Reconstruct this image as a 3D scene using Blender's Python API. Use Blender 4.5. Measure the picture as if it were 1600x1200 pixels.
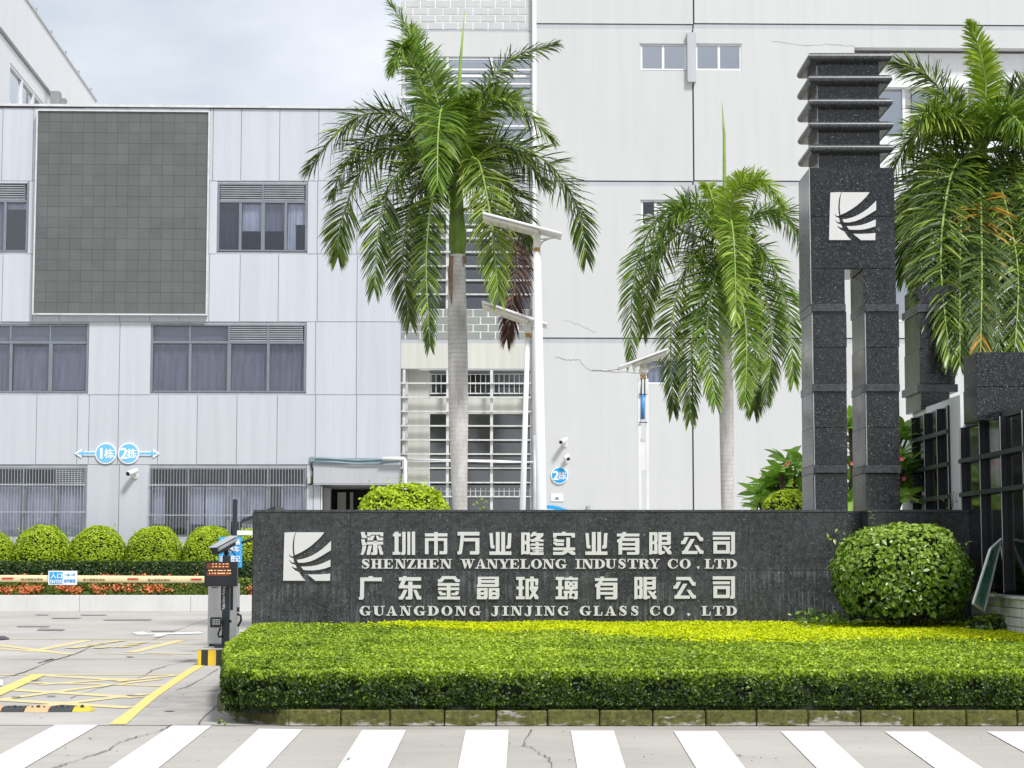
import bpy, bmesh, math, random
import numpy as np
from mathutils import Vector, Matrix, noise as mnoise

random.seed(7)
RNG = np.random.default_rng(11)
SC = bpy.context.scene
for o in list(bpy.data.objects):
    bpy.data.objects.remove(o)
COL = SC.collection

# ------------------------------------------------------------------ camera
F = 2974.0
EYE = 1.6
PITCH = math.atan(268.0 / F)
cam_d = bpy.data.cameras.new("camera")
cam_d.sensor_width = 36.0
cam_d.lens = 36.0 * F / 1600.0
cam_d.clip_start = 0.1
cam_d.clip_end = 2000.0
cam = bpy.data.objects.new("camera", cam_d)
COL.objects.link(cam)
cam.location = (0, 0, EYE)
cam.rotation_euler = (math.pi / 2 + PITCH, 0, 0)
SC.camera = cam

# ------------------------------------------------------------------ light
SUN_EL, SUN_AZ = math.radians(52), math.radians(148)   # azimuth clockwise from +Y
world = bpy.data.worlds.new("World")
SC.world = world
world.use_nodes = True
nt = world.node_tree
nt.nodes.clear()
wo = nt.nodes.new("ShaderNodeOutputWorld")
bg = nt.nodes.new("ShaderNodeBackground")
sky = nt.nodes.new("ShaderNodeTexSky")
sky.sky_type = 'NISHITA'
sky.sun_disc = False
sky.sun_elevation = SUN_EL
sky.sun_rotation = SUN_AZ
sky.air_density = 1.2
sky.dust_density = 2.0
tc = nt.nodes.new("ShaderNodeTexCoord")
mp = nt.nodes.new("ShaderNodeMapping")
mp.inputs['Scale'].default_value = (1.0, 1.0, 2.2)
mp.inputs['Location'].default_value = (0.35, 0.2, 0.1)
nz = nt.nodes.new("ShaderNodeTexNoise")
nz.inputs['Scale'].default_value = 3.2
nz.inputs['Detail'].default_value = 5.0
nz.inputs['Roughness'].default_value = 0.5
rp = nt.nodes.new("ShaderNodeValToRGB")
rp.color_ramp.elements[0].position = 0.40
rp.color_ramp.elements[0].color = (5.0, 5.5, 6.25, 1)
rp.color_ramp.elements[1].position = 0.585
rp.color_ramp.elements[1].color = (8.05, 8.3, 8.75, 1)
mx = nt.nodes.new("ShaderNodeMix")
mx.data_type = 'RGBA'
mx.inputs[0].default_value = 0.88
nt.links.new(tc.outputs['Generated'], mp.inputs[0])
nt.links.new(mp.outputs[0], nz.inputs['Vector'])
nt.links.new(nz.outputs[0], rp.inputs[0])
nt.links.new(sky.outputs[0], mx.inputs[6])
nt.links.new(rp.outputs[0], mx.inputs[7])
nt.links.new(mx.outputs[2], bg.inputs[0])
bg.inputs[1].default_value = 0.070
nt.links.new(bg.outputs[0], wo.inputs[0])

sd = bpy.data.lights.new("sun", 'SUN')
sd.energy = 2.1
sd.angle = math.radians(10)
sd.color = (1.0, 0.985, 0.965)
sun = bpy.data.objects.new("sun", sd)
COL.objects.link(sun)
sv = Vector((math.sin(SUN_AZ) * math.cos(SUN_EL), math.cos(SUN_AZ) * math.cos(SUN_EL), math.sin(SUN_EL)))
sun.rotation_euler = sv.to_track_quat('Z', 'Y').to_euler()
sun.location = sv * 100

SC.view_settings.view_transform = 'Standard'
SC.view_settings.look = 'None'
SC.view_settings.gamma = 1.0
SC.view_settings.use_curve_mapping = False
SC.view_settings.exposure = 0.84

# ------------------------------------------------------------------ picture <-> world
CA, SA = math.cos(PITCH), math.sin(PITCH)
def ray(px, py):
    u = (px - 800.0) / F; v = (600.0 - py) / F
    return (u, CA - v * SA, SA + v * CA)
def W(px, py, Y, k=0.0):            # point on the upright plane y = Y + k x
    d = ray(px, py); t = Y / (d[1] - k * d[0])
    return Vector((d[0] * t, d[1] * t, EYE + d[2] * t))
def G(px, py, z=0.0):               # point on the ground
    d = ray(px, py); t = (z - EYE) / d[2]
    return Vector((d[0] * t, d[1] * t, z))
def WX(px, py, X):                  # point on the plane x = X
    d = ray(px, py); t = X / d[0]
    return Vector((X, d[1] * t, EYE + d[2] * t))

# ------------------------------------------------------------------ materials
MATS = {}
def new_mat(name):
    m = bpy.data.materials.new(name); m.use_nodes = True
    t = m.node_tree; t.nodes.clear()
    out = t.nodes.new("ShaderNodeOutputMaterial")
    b = t.nodes.new("ShaderNodeBsdfPrincipled")
    t.links.new(b.outputs[0], out.inputs[0])
    MATS[name] = m
    return m, t, b, out
def N(t, kind, **kw):
    n = t.nodes.new("ShaderNode" + kind)
    for k, v in kw.items():
        if k in n.inputs: n.inputs[k].default_value = v
        else: setattr(n, k, v)
    return n
def vec(t, scale=(1, 1, 1), src='Position', loc=(0, 0, 0)):
    c = N(t, "NewGeometry") if src == 'Position' else N(t, "TexCoord"); m = N(t, "Mapping")
    m.inputs['Scale'].default_value = scale; m.inputs['Location'].default_value = loc
    t.links.new(c.outputs[src], m.inputs[0])
    return m.outputs[0]
def noise(t, v, scale, detail=4, rough=0.55):
    n = N(t, "TexNoise"); n.inputs['Scale'].default_value = scale
    n.inputs['Detail'].default_value = detail; n.inputs['Roughness'].default_value = rough
    t.links.new(v, n.inputs['Vector']); return n.outputs[0]
def ramp(t, fac, stops):
    r = N(t, "ValToRGB"); e = r.color_ramp.elements
    while len(e) < len(stops): e.new(0.5)
    for i, (p, c) in enumerate(stops):
        e[i].position = p; e[i].color = (c[0], c[1], c[2], 1) if not isinstance(c, (int, float)) else (c, c, c, 1)
    t.links.new(fac, r.inputs[0]); return r.outputs[0]
def mix(t, fac, a, b, mode='MIX'):
    m = N(t, "Mix", data_type='RGBA', blend_type=mode)
    for s, val in ((0, fac), (6, a), (7, b)):
        if hasattr(val, 'is_output'): t.links.new(val, m.inputs[s])
        elif s == 0: m.inputs[0].default_value = val
        else: m.inputs[s].default_value = (val[0], val[1], val[2], 1)
    return m.outputs[2]
def bump(t, b, h, strength=0.3, dist=0.01):
    n = N(t, "Bump"); n.inputs['Strength'].default_value = strength; n.inputs['Distance'].default_value = dist
    t.links.new(h, n.inputs['Height']); t.links.new(n.outputs[0], b.inputs['Normal'])
def S(c, f): return tuple(min(1, x * f) for x in c)

def simple(name, col, rough=0.6, metal=0.0, var=0.12, vs=3.0, bs=0, bstr=0.2, coat=0, grime=0.0):
    m, t, b, o = new_mat(name)
    v = vec(t)
    n = noise(t, v, vs)
    c = ramp(t, n, [(0.3, S(col, 1 - var)), (0.7, S(col, 1 + var))])
    if grime:
        g = noise(t, vec(t, (3, 3, .5)), 2.2, 6, .65)
        g = ramp(t, g, [(0.5, 0.0), (0.75, grime)])
        c = mix(t, g, c, S(col, .45))
    t.links.new(c, b.inputs['Base Color'])
    b.inputs['Roughness'].default_value = rough; b.inputs['Metallic'].default_value = metal
    b.inputs['Coat Weight'].default_value = coat
    if bs: bump(t, b, noise(t, v, bs, 6), bstr)
    return m

def facade(name, col, streak=.10, rough=.5, coarse=.05, spot=(.6, .6, .57), metal=0.0, per_panel=.03):
    """weathered cladding: soft vertical run-off streaks, large clouds of dirt"""
    m, t, b, o = new_mat(name)
    n1 = noise(t, vec(t, (2.6, 2.6, .13)), 1.6, 5, .6)
    n2 = noise(t, vec(t), .22, 4)
    n3 = noise(t, vec(t, (9, 9, .35)), 1.5, 3)
    c = ramp(t, n1, [(.35, S(col, 1 - streak)), (.62, S(col, 1 + streak * .25))])
    c = mix(t, ramp(t, n2, [(.35, coarse), (.7, 0.0)]), c, S(col, .55))
    c = mix(t, ramp(t, n3, [(.62, 0.0), (.8, .22)]), c, S(spot, .8))
    oi = N(t, "ObjectInfo")
    rr = ramp(t, oi.outputs['Random'], [(0, 1 - per_panel), (1, 1 + per_panel * .5)])
    c = mix(t, 1.0, c, rr, 'MULTIPLY')
    t.links.new(c, b.inputs['Base Color'])
    b.inputs['Roughness'].default_value = rough; b.inputs['Metallic'].default_value = metal
    bump(t, b, noise(t, vec(t), 1.2, 3), .15, .02)
    return m
def granite(name, base, speck=.45, rough=.16, haze=.25, scale=55):
    m, t, b, o = new_mat(name)
    v = vec(t)
    dn = N(t, "TexNoise"); dn.inputs['Scale'].default_value = 30; t.links.new(v, dn.inputs['Vector'])
    vm = N(t, "VectorMath", operation='MULTIPLY_ADD'); t.links.new(dn.outputs['Color'], vm.inputs[0]); vm.inputs[1].default_value = (.05, .05, .05); t.links.new(v, vm.inputs[2])
    def specks(sc, r0, r1, p0, p1):
        vo = N(t, "TexVoronoi"); vo.inputs['Scale'].default_value = sc
        t.links.new(vm.outputs[0], vo.inputs['Vector'])
        return mix(t, 1.0, ramp(t, vo.outputs['Distance'], [(r0, 1.0), (r1, 0.0)]), ramp(t, vo.outputs['Color'], [(p0, 0.0), (p1, 1.0)]), 'MULTIPLY')
    clump = ramp(t, noise(t, v, 1.6, 3, .6), [(.35, .6), (.65, 1.0)])
    sp = mix(t, 1.0, specks(scale * 1.9, .16, .40, .35, .85), clump, 'MULTIPLY')
    sp2 = mix(t, 1.0, specks(scale * 1.05, .12, .30, .70, .80), clump, 'MULTIPLY')
    n = noise(t, v, scale * .55, 3, .7)
    c = ramp(t, n, [(.38, S(base, .45)), (.66, S(base, 1.9))])
    hz = noise(t, vec(t, (1, 1, .35)), 1.3, 6, .7)
    hz2 = noise(t, vec(t, (7, 7, .8)), 1.6, 4, .7)
    if name == "granite_black":   # lime run-off on the lower course
        sx = N(t, "SeparateXYZ"); gg = N(t, "NewGeometry"); t.links.new(gg.outputs['Position'], sx.inputs[0])
        mr = N(t, "MapRange"); t.links.new(sx.outputs[2], mr.inputs[0]); mr.inputs[1].default_value = 1.48; mr.inputs[2].default_value = 1.36
        run = mix(t, 1.0, ramp(t, noise(t, vec(t, (16, 16, .7)), 1.5, 5, .7), [(.48, 0.0), (.66, 1.0)]), ramp(t, noise(t, vec(t, (1, 1, 2.5)), 1.6, 5, .7), [(.42, 0.0), (.62, 1.0)]), 'MULTIPLY')
        c = mix(t, mix(t, 1.0, run, mr.outputs[0], 'MULTIPLY'), c, (.15, .165, .185))
    hm = mix(t, 1.0, ramp(t, hz, [(.42, 0.0), (.75, haze)]), ramp(t, hz2, [(.3, .25), (.7, 1.0)]), 'MULTIPLY')
    c = mix(t, hm, c, (.16, .175, .19))
    c = mix(t, sp, c, (speck * .55, speck * .55, speck * .56))
    c = mix(t, sp2, c, (speck * 1.0, speck * 1.0, speck * 1.0))
    t.links.new(c, b.inputs['Base Color'])
    r = ramp(t, hz, [(.3, rough), (.8, rough + .22)])
    t.links.new(r, b.inputs['Roughness'])
    oi = N(t, "ObjectInfo")
    return m
def leafmat(name, stops, trans=.35, rough=.42, spec=.4):
    """stops = ramp of leaf colours read from the per-leaf 'tint' attribute"""
    m, t, b, o = new_mat(name)
    at = N(t, "Attribute"); at.attribute_name = 'tint'
    c = ramp(t, at.outputs['Fac'], stops)
    t.links.new(c, b.inputs['Base Color'])
    b.inputs['Roughness'].default_value = rough
    b.inputs['Specular IOR Level'].default_value = spec
    tr = N(t, "BsdfTranslucent")
    c2 = mix(t, .5, c, (.5, .75, .08), 'MULTIPLY')
    t.links.new(mix(t, .6, c, c2), tr.inputs[0])
    ms = N(t, "MixShader"); ms.inputs[0].default_value = trans
    t.links.new(b.outputs[0], ms.inputs[1]); t.links.new(tr.outputs[0], ms.inputs[2])
    t.links.new(ms.outputs[0], o.inputs[0])
    return m
def glassmat(name, tint, gloss=.22, rough=.02, through=.75, graze=.9):
    m, t, b, o = new_mat(name)
    t.nodes.remove(b)
    tr = N(t, "BsdfTransparent"); tr.inputs[0].default_value = (*S(tint, through), 1)
    gl = N(t, "BsdfGlossy"); gl.inputs[0].default_value = (.95, .97, 1, 1); gl.inputs['Roughness'].default_value = rough
    fr = N(t, "LayerWeight"); fr.inputs[0].default_value = .35
    r = ramp(t, fr.outputs['Facing'], [(0.0, gloss), (1.0, graze)])
    v = vec(t); nn = N(t, "Bump"); nn.inputs['Strength'].default_value = .04; nn.inputs['Distance'].default_value = .05
    t.links.new(noise(t, v, 1.1, 2), nn.inputs['Height']); t.links.new(nn.outputs[0], gl.inputs['Normal'])
    ms = N(t, "MixShader"); t.links.new(r, ms.inputs[0])
    t.links.new(tr.outputs[0], ms.inputs[1]); t.links.new(gl.outputs[0], ms.inputs[2])
    t.links.new(ms.outputs[0], o.inputs[0])
    return m

facade("panel_aluminium", (.53, .555, .60), .06, .42)
facade("stucco", (.572, .580, .575), .03, .8, .07, (.56, .56, .52))
facade("white_paint_wall", (.78, .80, .81), .04, .7, .03)
facade("cream_wall", (.60, .60, .54), .10, .8, .1)
facade("grey_fascia", (.46, .47, .49), .07, .5)
simple("joint_dark", (.05, .055, .06), .8)
simple("joint_grey", (.30, .30, .30), .8)
simple("joint_pale", (.36, .375, .40), .8)
simple("window_frame_grey", (.20, .225, .255), .45, .2, .08)
simple("window_frame_white", (.78, .79, .80), .4, 0, .04)
simple("louvre_grey", (.36, .38, .41), .45, .3)
simple("dark_inside", (.02, .022, .028), .9)
simple("steel_bar", (.55, .56, .57), .35, .3)
simple("rail_pale", (.60, .61, .58), .5, 0, .1, 6, grime=.5)
simple("screen_frame", (.62, .63, .62), .4, .1)
simple("tile_lit", (.50, .51, .51), .55, 0, .05, 2, 30, .1)  # same tile as the lower bands, with brighter light put into its colour
simple("tile_grey", (.255, .27, .255), .55, 0, .08, 2, 30, .1)
simple("mortar_white", (.74, .74, .72), .8)
simple("white_metal", (.80, .80, .80), .35, 0, .03, 3, grime=.12)
simple("white_metal_rusty", (.72, .70, .62), .5, 0, .06, 6, grime=.7)
simple("rust", (.40, .22, .06), .8, 0, .4, 14)
simple("lamp_plastic", (.75, .75, .62), .5)
simple("blue_rod", (.06, .26, .55), .4)
simple("black_metal", (.018, .02, .024), .4, .2, .2)
simple("anthracite_metal", (.035, .045, .055), .4, .4, .15)
simple("silver_metal", (.50, .50, .50), .42, .5, .06, 4, grime=.2)
simple("camera_shell", (.42, .44, .46), .4, .3)
simple("camera_white", (.82, .82, .80), .35)
simple("sign_blue", (.02, .33, .70), .4, 0, .03)
simple("sign_sky_blue", (.16, .50, .78), .4, 0, .03)
simple("sign_white", (.82, .83, .84), .4, 0, .02)
simple("sign_ink", (.03, .05, .12), .6)
simple("arm_cream", (.74, .62, .36), .45, 0, .08, 2, grime=.15)
simple("arm_print", (.28, .20, .09), .6)
simple("reflector_red", (.55, .03, .02), .35)
simple("kerb_yellow", (.72, .50, .03), .6, 0, .1, 5, grime=.5)
simple("kerb_black", (.025, .025, .025), .6, 0, .2, 5)
simple("rubber_black", (.04, .042, .045), .65, 0, .15, 12)
simple("rubber_orange", (.70, .40, .20), .6, 0, .1, 8, grime=.3)
simple("rubber_yellow", (.55, .46, .05), .6, 0, .1, 8, grime=.5)
simple("duct_teal", (.22, .30, .32), .5, .2)
simple("pipe_grey", (.40, .43, .45), .45, .2, .15, 3, grime=.5)
simple("iron_lid", (.10, .10, .10), .6, .5, .2, 10)
simple("soil", (.035, .028, .018), .95, 0, .4, 9, 20, .5)
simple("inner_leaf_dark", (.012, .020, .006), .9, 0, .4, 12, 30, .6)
simple("twig", (.07, .05, .03), .9, 0, .3, 10)
simple("letter_white", (.63, .625, .615), .38, 0, .025, 2, 60, .03)
simple("flower_pink", (.75, .14, .16), .6, 0, .3, 20)
simple("planter_wall_paint", (.60, .60, .58), .75, 0, .05, 1.2, 18, .1, grime=.18)
simple("basin_white", (.36, .37, .40), .3)
simple("cloth_red", (.20, .04, .05), .9, 0, .3, 9)
simple("cream_box", (.66, .64, .52), .5)
simple("white_brick", (.62, .62, .60), .6, 0, .12, 2.2, 20, .15, grime=.75)
simple("dark_mullion", (.02, .021, .024), .3, .3)
simple("crack_dark", (.15, .14, .125), .95, 0, .3, 10)
simple("sealant_dark", (.07, .068, .065), .95, 0, .4, 6)
simple("patch_dark", (.22, .215, .21), .9, 0, .3, 3)
granite("granite_black", (.021, .023, .024), .46, .18, .28, 30)
granite("granite_tower", (.012, .0135, .014), .44, .08, .12, 30)
granite("granite_ledge", (.034, .036, .040), .35, .2, .25, 60)
simple("grout_pale", (.42, .43, .44), .8, 0, .25, 3)

glassmat("window_glass", (.90, .92, .98), .05, .03, .95)
glassmat("window_glass_sky", (.60, .68, .80), .42, .03, .7)
glassmat("dark_glass", (.5, .54, .58), .16, .10, .25, .42)
glassmat("stair_glass", (.35, .40, .38), .18, .08, .55)

# curtain cloth
def curtain(name, col):
    m, t, b, o = new_mat(name)
    n = noise(t, vec(t, (5, 1, .6)), 1.4, 4, .6)
    n2 = noise(t, vec(t, (60, 60, 60)), 1.0, 2)
    c = ramp(t, n, [(.3, S(col, .72)), (.7, S(col, 1.2))])
    t.links.new(c, b.inputs['Base Color']); b.inputs['Roughness'].default_value = .85
curtain("curtain_mauve", (.27, .265, .295))
curtain("curtain_grey", (.62, .61, .645))
curtain("curtain_white", (.78, .78, .80))
curtain("curtain_dark", (.05, .05, .065))

# LED module face
m, t, b, o = new_mat("led_face")
v = vec(t)
oi = N(t, "ObjectInfo")
c = ramp(t, noise(t, v, 1.1, 6, .6), [(.3, (.100, .102, .102)), (.7, (.124, .126, .125))])
rr = ramp(t, oi.outputs['Random'], [(0, .93), (1, 1.06)])
c = mix(t, 1.0, c, rr, 'MULTIPLY')
t.links.new(c, b.inputs['Base Color']); b.inputs['Roughness'].default_value = .55
simple("led_gap", (.105, .106, .103), .7)

# concrete ground
def concrete(name, col, big=.12, seed=0, gate_patch=False):
    m, t, b, o = new_mat(name)
    v = vec(t, loc=(seed, seed * .7, 0))
    c = ramp(t, noise(t, v, .35, 6, .6), [(.3, S(col, 1 - big)), (.7, S(col, 1 + big * .5))])
    st = noise(t, vec(t, (.5, 2.6, 1), loc=(seed, 3, 0)), 1.1, 7, .68)
    c = mix(t, ramp(t, st, [(.52, 0.0), (.78, .5)]), c, S(col, .62))
    fine = noise(t, v, 38, 5, .75)
    c = mix(t, ramp(t, fine, [(.45, 0.0), (.75, .45)]), c, S(col, .66))
    pale = noise(t, vec(t, (1.2, 3.5, 1), loc=(9 + seed, 0, 0)), 1.9, 6, .7)
    c = mix(t, ramp(t, pale, [(.58, 0.0), (.75, .35)]), c, S(col, 1.25))
    speck = noise(t, vec(t, (1, 2.2, 1)), 9, 3, .7)
    c = mix(t, ramp(t, speck, [(.66, 0.0), (.74, .5)]), c, S(col, .5))
    if gate_patch:   # darker patch near the gate island, broken by noise and fading outward
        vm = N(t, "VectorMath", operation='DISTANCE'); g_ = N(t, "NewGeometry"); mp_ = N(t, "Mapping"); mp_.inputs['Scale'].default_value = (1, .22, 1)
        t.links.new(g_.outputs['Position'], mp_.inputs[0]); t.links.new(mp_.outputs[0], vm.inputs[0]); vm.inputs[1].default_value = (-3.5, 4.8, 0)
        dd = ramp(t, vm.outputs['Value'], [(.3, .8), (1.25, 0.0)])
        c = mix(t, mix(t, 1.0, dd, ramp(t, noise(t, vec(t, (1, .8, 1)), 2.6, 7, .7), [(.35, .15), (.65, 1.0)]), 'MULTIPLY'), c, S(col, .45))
    t.links.new(c, b.inputs['Base Color'])
    b.inputs['Roughness'].default_value = .82
    bump(t, b, fine, .35, .006)
    return m
concrete("concrete_road", (.44, .41, .37), .20, 0)
concrete("concrete_forecourt", (.46, .435, .40), .18, 5, gate_patch=True)
def paintmat(name, col, wear=.35, under=(.50, .48, .45), sc=2.4):
    m, t, b, o = new_mat(name)
    n = noise(t, vec(t, (1, 2, 1)), sc, 9, .72)
    f = noise(t, vec(t), 45, 4, .8)
    k = mix(t, 1.0, ramp(t, n, [(.5, 0.0), (.68, 1.0)]), ramp(t, f, [(.3, .2), (.6, 1.0)]), 'MULTIPLY')
    c = mix(t, ramp(t, k, [(0, 0.0), (1, wear)]), col, under)
    t.links.new(c, b.inputs['Base Color']); b.inputs['Roughness'].default_value = .6
    bump(t, b, f, .2, .003)
paintmat("paint_white", (.84, .84, .83), .55)
paintmat("paint_yellow", (.74, .60, .16), .75, (.62, .58, .42), 3)
paintmat("paint_yellow_worn", (.68, .57, .27), .95, (.47, .45, .41), 6)
paintmat("paint_white_worn", (.74, .74, .73), .8)

# mossy kerb
m, t, b, o = new_mat("kerb_mossy")
v = vec(t)
oi = N(t, "ObjectInfo")
c = ramp(t, noise(t, v, 4, 6, .7), [(.3, (.30, .29, .25)), (.7, (.48, .46, .42))])
ms = noise(t, vec(t, (2.2, 2.2, 6)), 2.4, 9, .75)
sx = N(t, "SeparateXYZ"); cc = N(t, "NewGeometry"); t.links.new(cc.outputs['Position'], sx.inputs[0])
hh = ramp(t, sx.outputs[2], [(0.0, -.0), (.06, .18)])
mm = mix(t, 1.0, ms, hh, 'ADD')
rr = N(t, "MapRange"); rr.inputs['To Min'].default_value = -.05; rr.inputs['To Max'].default_value = .05
t.links.new(oi.outputs['Random'], rr.inputs[0])
mm = mix(t, 1.0, mm, rr.outputs[0], 'ADD')
moss = ramp(t, noise(t, v, 22, 5, .7), [(.3, (.030, .036, .008)), (.7, (.15, .145, .03))])
c = mix(t, ramp(t, mm, [(.50, 0.0), (.60, 1.0)]), c, moss)
t.links.new(c, b.inputs['Base Color']); b.inputs['Roughness'].default_value = .9
bump(t, b, noise(t, v, 40, 6, .7), .5, .006)

# palm trunk
def barkmat(name, a, b_, ring=26):
    m, t, b, o = new_mat(name)
    c = ramp(t, noise(t, vec(t, (3, 3, 1.1)), 1.6, 5, .6), [(.3, a), (.68, b_)])
    wv = N(t, "TexWave", wave_type='BANDS', bands_direction='Z', wave_profile='SIN')
    wv.inputs['Scale'].default_value = 3.4; wv.inputs['Distortion'].default_value = 1.8
    wv.inputs['Detail'].default_value = 2; wv.inputs['Detail Scale'].default_value = .8
    t.links.new(vec(t), wv.inputs['Vector'])
    rg = ramp(t, wv.outputs['Fac'], [(.0, 1.0), (.10, .0)])
    patch = ramp(t, noise(t, vec(t, (1.5, 1.5, .6)), 1.7, 4), [(.35, .08), (.7, .75)])
    c = mix(t, mix(t, 1.0, rg, patch, 'MULTIPLY'), c, S(a, .68))
    bl = noise(t, vec(t, (3, 3, .9)), 2.3, 7, .75)
    c = mix(t, ramp(t, bl, [(.55, 0.0), (.72, .55)]), c, (.27, .19, .14))
    fl = noise(t, vec(t, (6, 6, 16)), 2.0, 4, .7)
    c = mix(t, ramp(t, fl, [(.55, 0.0), (.75, .5)]), c, S(a, .6))
    t.links.new(c, b.inputs['Base Color']); b.inputs['Roughness'].default_value = .9
    bump(t, b, fl, .35, .01)
barkmat("palm_bark", (.40, .38, .355), (.64, .62, .60))
simple("crownshaft", (.13, .22, .025), .35, 0, .3, 2.5)
simple("bark_sheath", (.22, .14, .09), .85, 0, .35, 6, 20, .4)
simple("rachis_green", (.24, .36, .07), .5, 0, .2, 3)
simple("rachis_brown", (.20, .11, .05), .8, 0, .3, 6)

leafmat("frond_leaf", [(0, (.022, .045, .006)), (.35, (.070, .130, .010)), (.65, (.19, .285, .022)), (1, (.46, .58, .11))], .22, .34, .45)
leafmat("frond_leaf_bright", [(0, (.05, .11, .01)), (.4, (.14, .26, .015)), (.8, (.29, .40, .05)), (1, (.52, .62, .10))], .32, .36, .45)
leafmat("frond_leaf_young", [(0, (.16, .27, .02)), (.5, (.31, .43, .03)), (1, (.45, .56, .07))], .4, .4)
leafmat("frond_leaf_orange", [(0, (.05, .10, .02)), (.5, (.12, .19, .04)), (.62, (.55, .33, .03)), (1, (.62, .30, .03))], .3, .5)
leafmat("frond_leaf_dead", [(0, (.05, .03, .025)), (.6, (.13, .065, .05)), (.85, (.22, .15, .12)), (1, (.33, .13, .03))], .15, .8, .1)
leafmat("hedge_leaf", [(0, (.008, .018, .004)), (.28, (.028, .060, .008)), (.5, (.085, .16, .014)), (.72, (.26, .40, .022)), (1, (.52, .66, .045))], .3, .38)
leafmat("golden_leaf", [(0, (.16, .26, .01)), (.5, (.58, .68, .008)), (1, (.85, .88, .01))], .35, .5, .2)
leafmat("dome_leaf", [(0, (.03, .06, .006)), (.35, (.13, .22, .013)), (.65, (.36, .50, .022)), (1, (.56, .68, .04))], .3, .5, .3)
leafmat("back_hedge_leaf", [(0, (.012, .03, .008)), (.6, (.05, .10, .02)), (1, (.15, .25, .05))], .25, .4)
leafmat("bush_leaf", [(0, (.030, .065, .008)), (.4, (.11, .21, .018)), (.75, (.27, .42, .04)), (1, (.48, .62, .13))], .25, .32, .7)
leafmat("flower_leaf", [(0, (.05, .09, .015)), (.6, (.18, .26, .03)), (1, (.36, .42, .06))], .3, .5)
leafmat("ixora_flower", [(0, (.50, .10, .03)), (.5, (.68, .20, .07)), (1, (.78, .34, .14))], .2, .6)
leafmat("frangipani_leaf", [(0, (.09, .20, .02)), (.5, (.24, .44, .05)), (1, (.42, .64, .12))], .35, .35, .6)
leafmat("weed_leaf", [(0, (.12, .22, .02)), (1, (.35, .48, .07))], .3, .5)

# ------------------------------------------------------------------ mesh building
ORG = {}
def mat(n): return MATS[n]

class MB:
    def __init__(s): s.v = []; s.f = []
    def add(s, vs, fs):
        n = len(s.v); s.v += [tuple(v) for v in vs]; s.f += [tuple(i + n for i in f) for f in fs]; return s
    def box(s, x0, x1, y0, y1, z0, z1):
        x0, x1 = sorted((x0, x1)); y0, y1 = sorted((y0, y1)); z0, z1 = sorted((z0, z1))
        return s.add([(x0, y0, z0), (x1, y0, z0), (x1, y1, z0), (x0, y1, z0), (x0, y0, z1), (x1, y0, z1), (x1, y1, z1), (x0, y1, z1)],
                     [(0, 3, 2, 1), (4, 5, 6, 7), (0, 1, 5, 4), (1, 2, 6, 5), (2, 3, 7, 6), (3, 0, 4, 7)])
    def hexa(s, p):   # 8 corners, bottom ring then top ring
        return s.add(p, [(0, 3, 2, 1), (4, 5, 6, 7), (0, 1, 5, 4), (1, 2, 6, 5), (2, 3, 7, 6), (3, 0, 4, 7)])
    def prism(s, pts, y0, y1):  # outline in x,z extruded along y
        n = len(pts)
        vs = [(p[0], y0, p[1]) for p in pts] + [(p[0], y1, p[1]) for p in pts]
        return s.add(vs, [tuple(range(n)), tuple(range(2 * n - 1, n - 1, -1))] + [(i, i + n, (i + 1) % n + n, (i + 1) % n) for i in range(n)])
    def slab(s, pts, z0, z1):   # outline in x,y extruded along z
        n = len(pts)
        vs = [(p[0], p[1], z0) for p in pts] + [(p[0], p[1], z1) for p in pts]
        return s.add(vs, [tuple(range(n - 1, -1, -1)), tuple(range(n, 2 * n))] + [(i, (i + 1) % n, (i + 1) % n + n, i + n) for i in range(n)])
    def tube(s, pts, r, n=8, cap=True):
        pts = [Vector(p) for p in pts]
        rs = r if isinstance(r, (list, tuple)) else [r] * len(pts)
        base = len(s.v); up = Vector((0, 0, 1)); prev = None
        for i, p in enumerate(pts):
            d = (pts[min(i + 1, len(pts) - 1)] - pts[max(i - 1, 0)]).normalized()
            if prev is None:
                a = d.cross(up if abs(d.z) < .95 else Vector((1, 0, 0))).normalized()
            else:
                a = (prev - d * prev.dot(d)).normalized()
            prev = a; b = d.cross(a)
            for k in range(n):
                an = 2 * math.pi * k / n
                s.v.append(tuple(p + (a * math.cos(an) + b * math.sin(an)) * rs[i]))
        for i in range(len(pts) - 1):
            for k in range(n):
                k2 = (k + 1) % n
                s.f.append((base + i * n + k, base + i * n + k2, base + (i + 1) * n + k2, base + (i + 1) * n + k))
        if cap:
            s.f.append(tuple(base + k for k in range(n - 1, -1, -1)))
            s.f.append(tuple(base + (len(pts) - 1) * n + k for k in range(n)))
        return s
    def build(s, name, m, parent=None, bev=0.0, smooth=False, seg=None, **kw):
        off = ORG.get(parent.name, Vector()) if parent else Vector()
        me = bpy.data.meshes.new(name)
        me.from_pydata([(a - off[0], b - off[1], c - off[2]) for a, b, c in s.v], [], s.f)
        bm = bmesh.new(); bm.from_mesh(me)
        bmesh.ops.recalc_face_normals(bm, faces=bm.faces)
        if bev:
            bmesh.ops.bevel(bm, geom=[e for e in bm.edges if e.calc_face_angle(0) > .5], offset=bev, segments=seg or (1 if bev < .02 else 2), affect='EDGES', clamp_overlap=True)
        bm.to_mesh(me); bm.free()
        if smooth:
            me.polygons.foreach_set('use_smooth', [True] * len(me.polygons))
        return link(name, me, m, parent, **kw)

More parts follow.
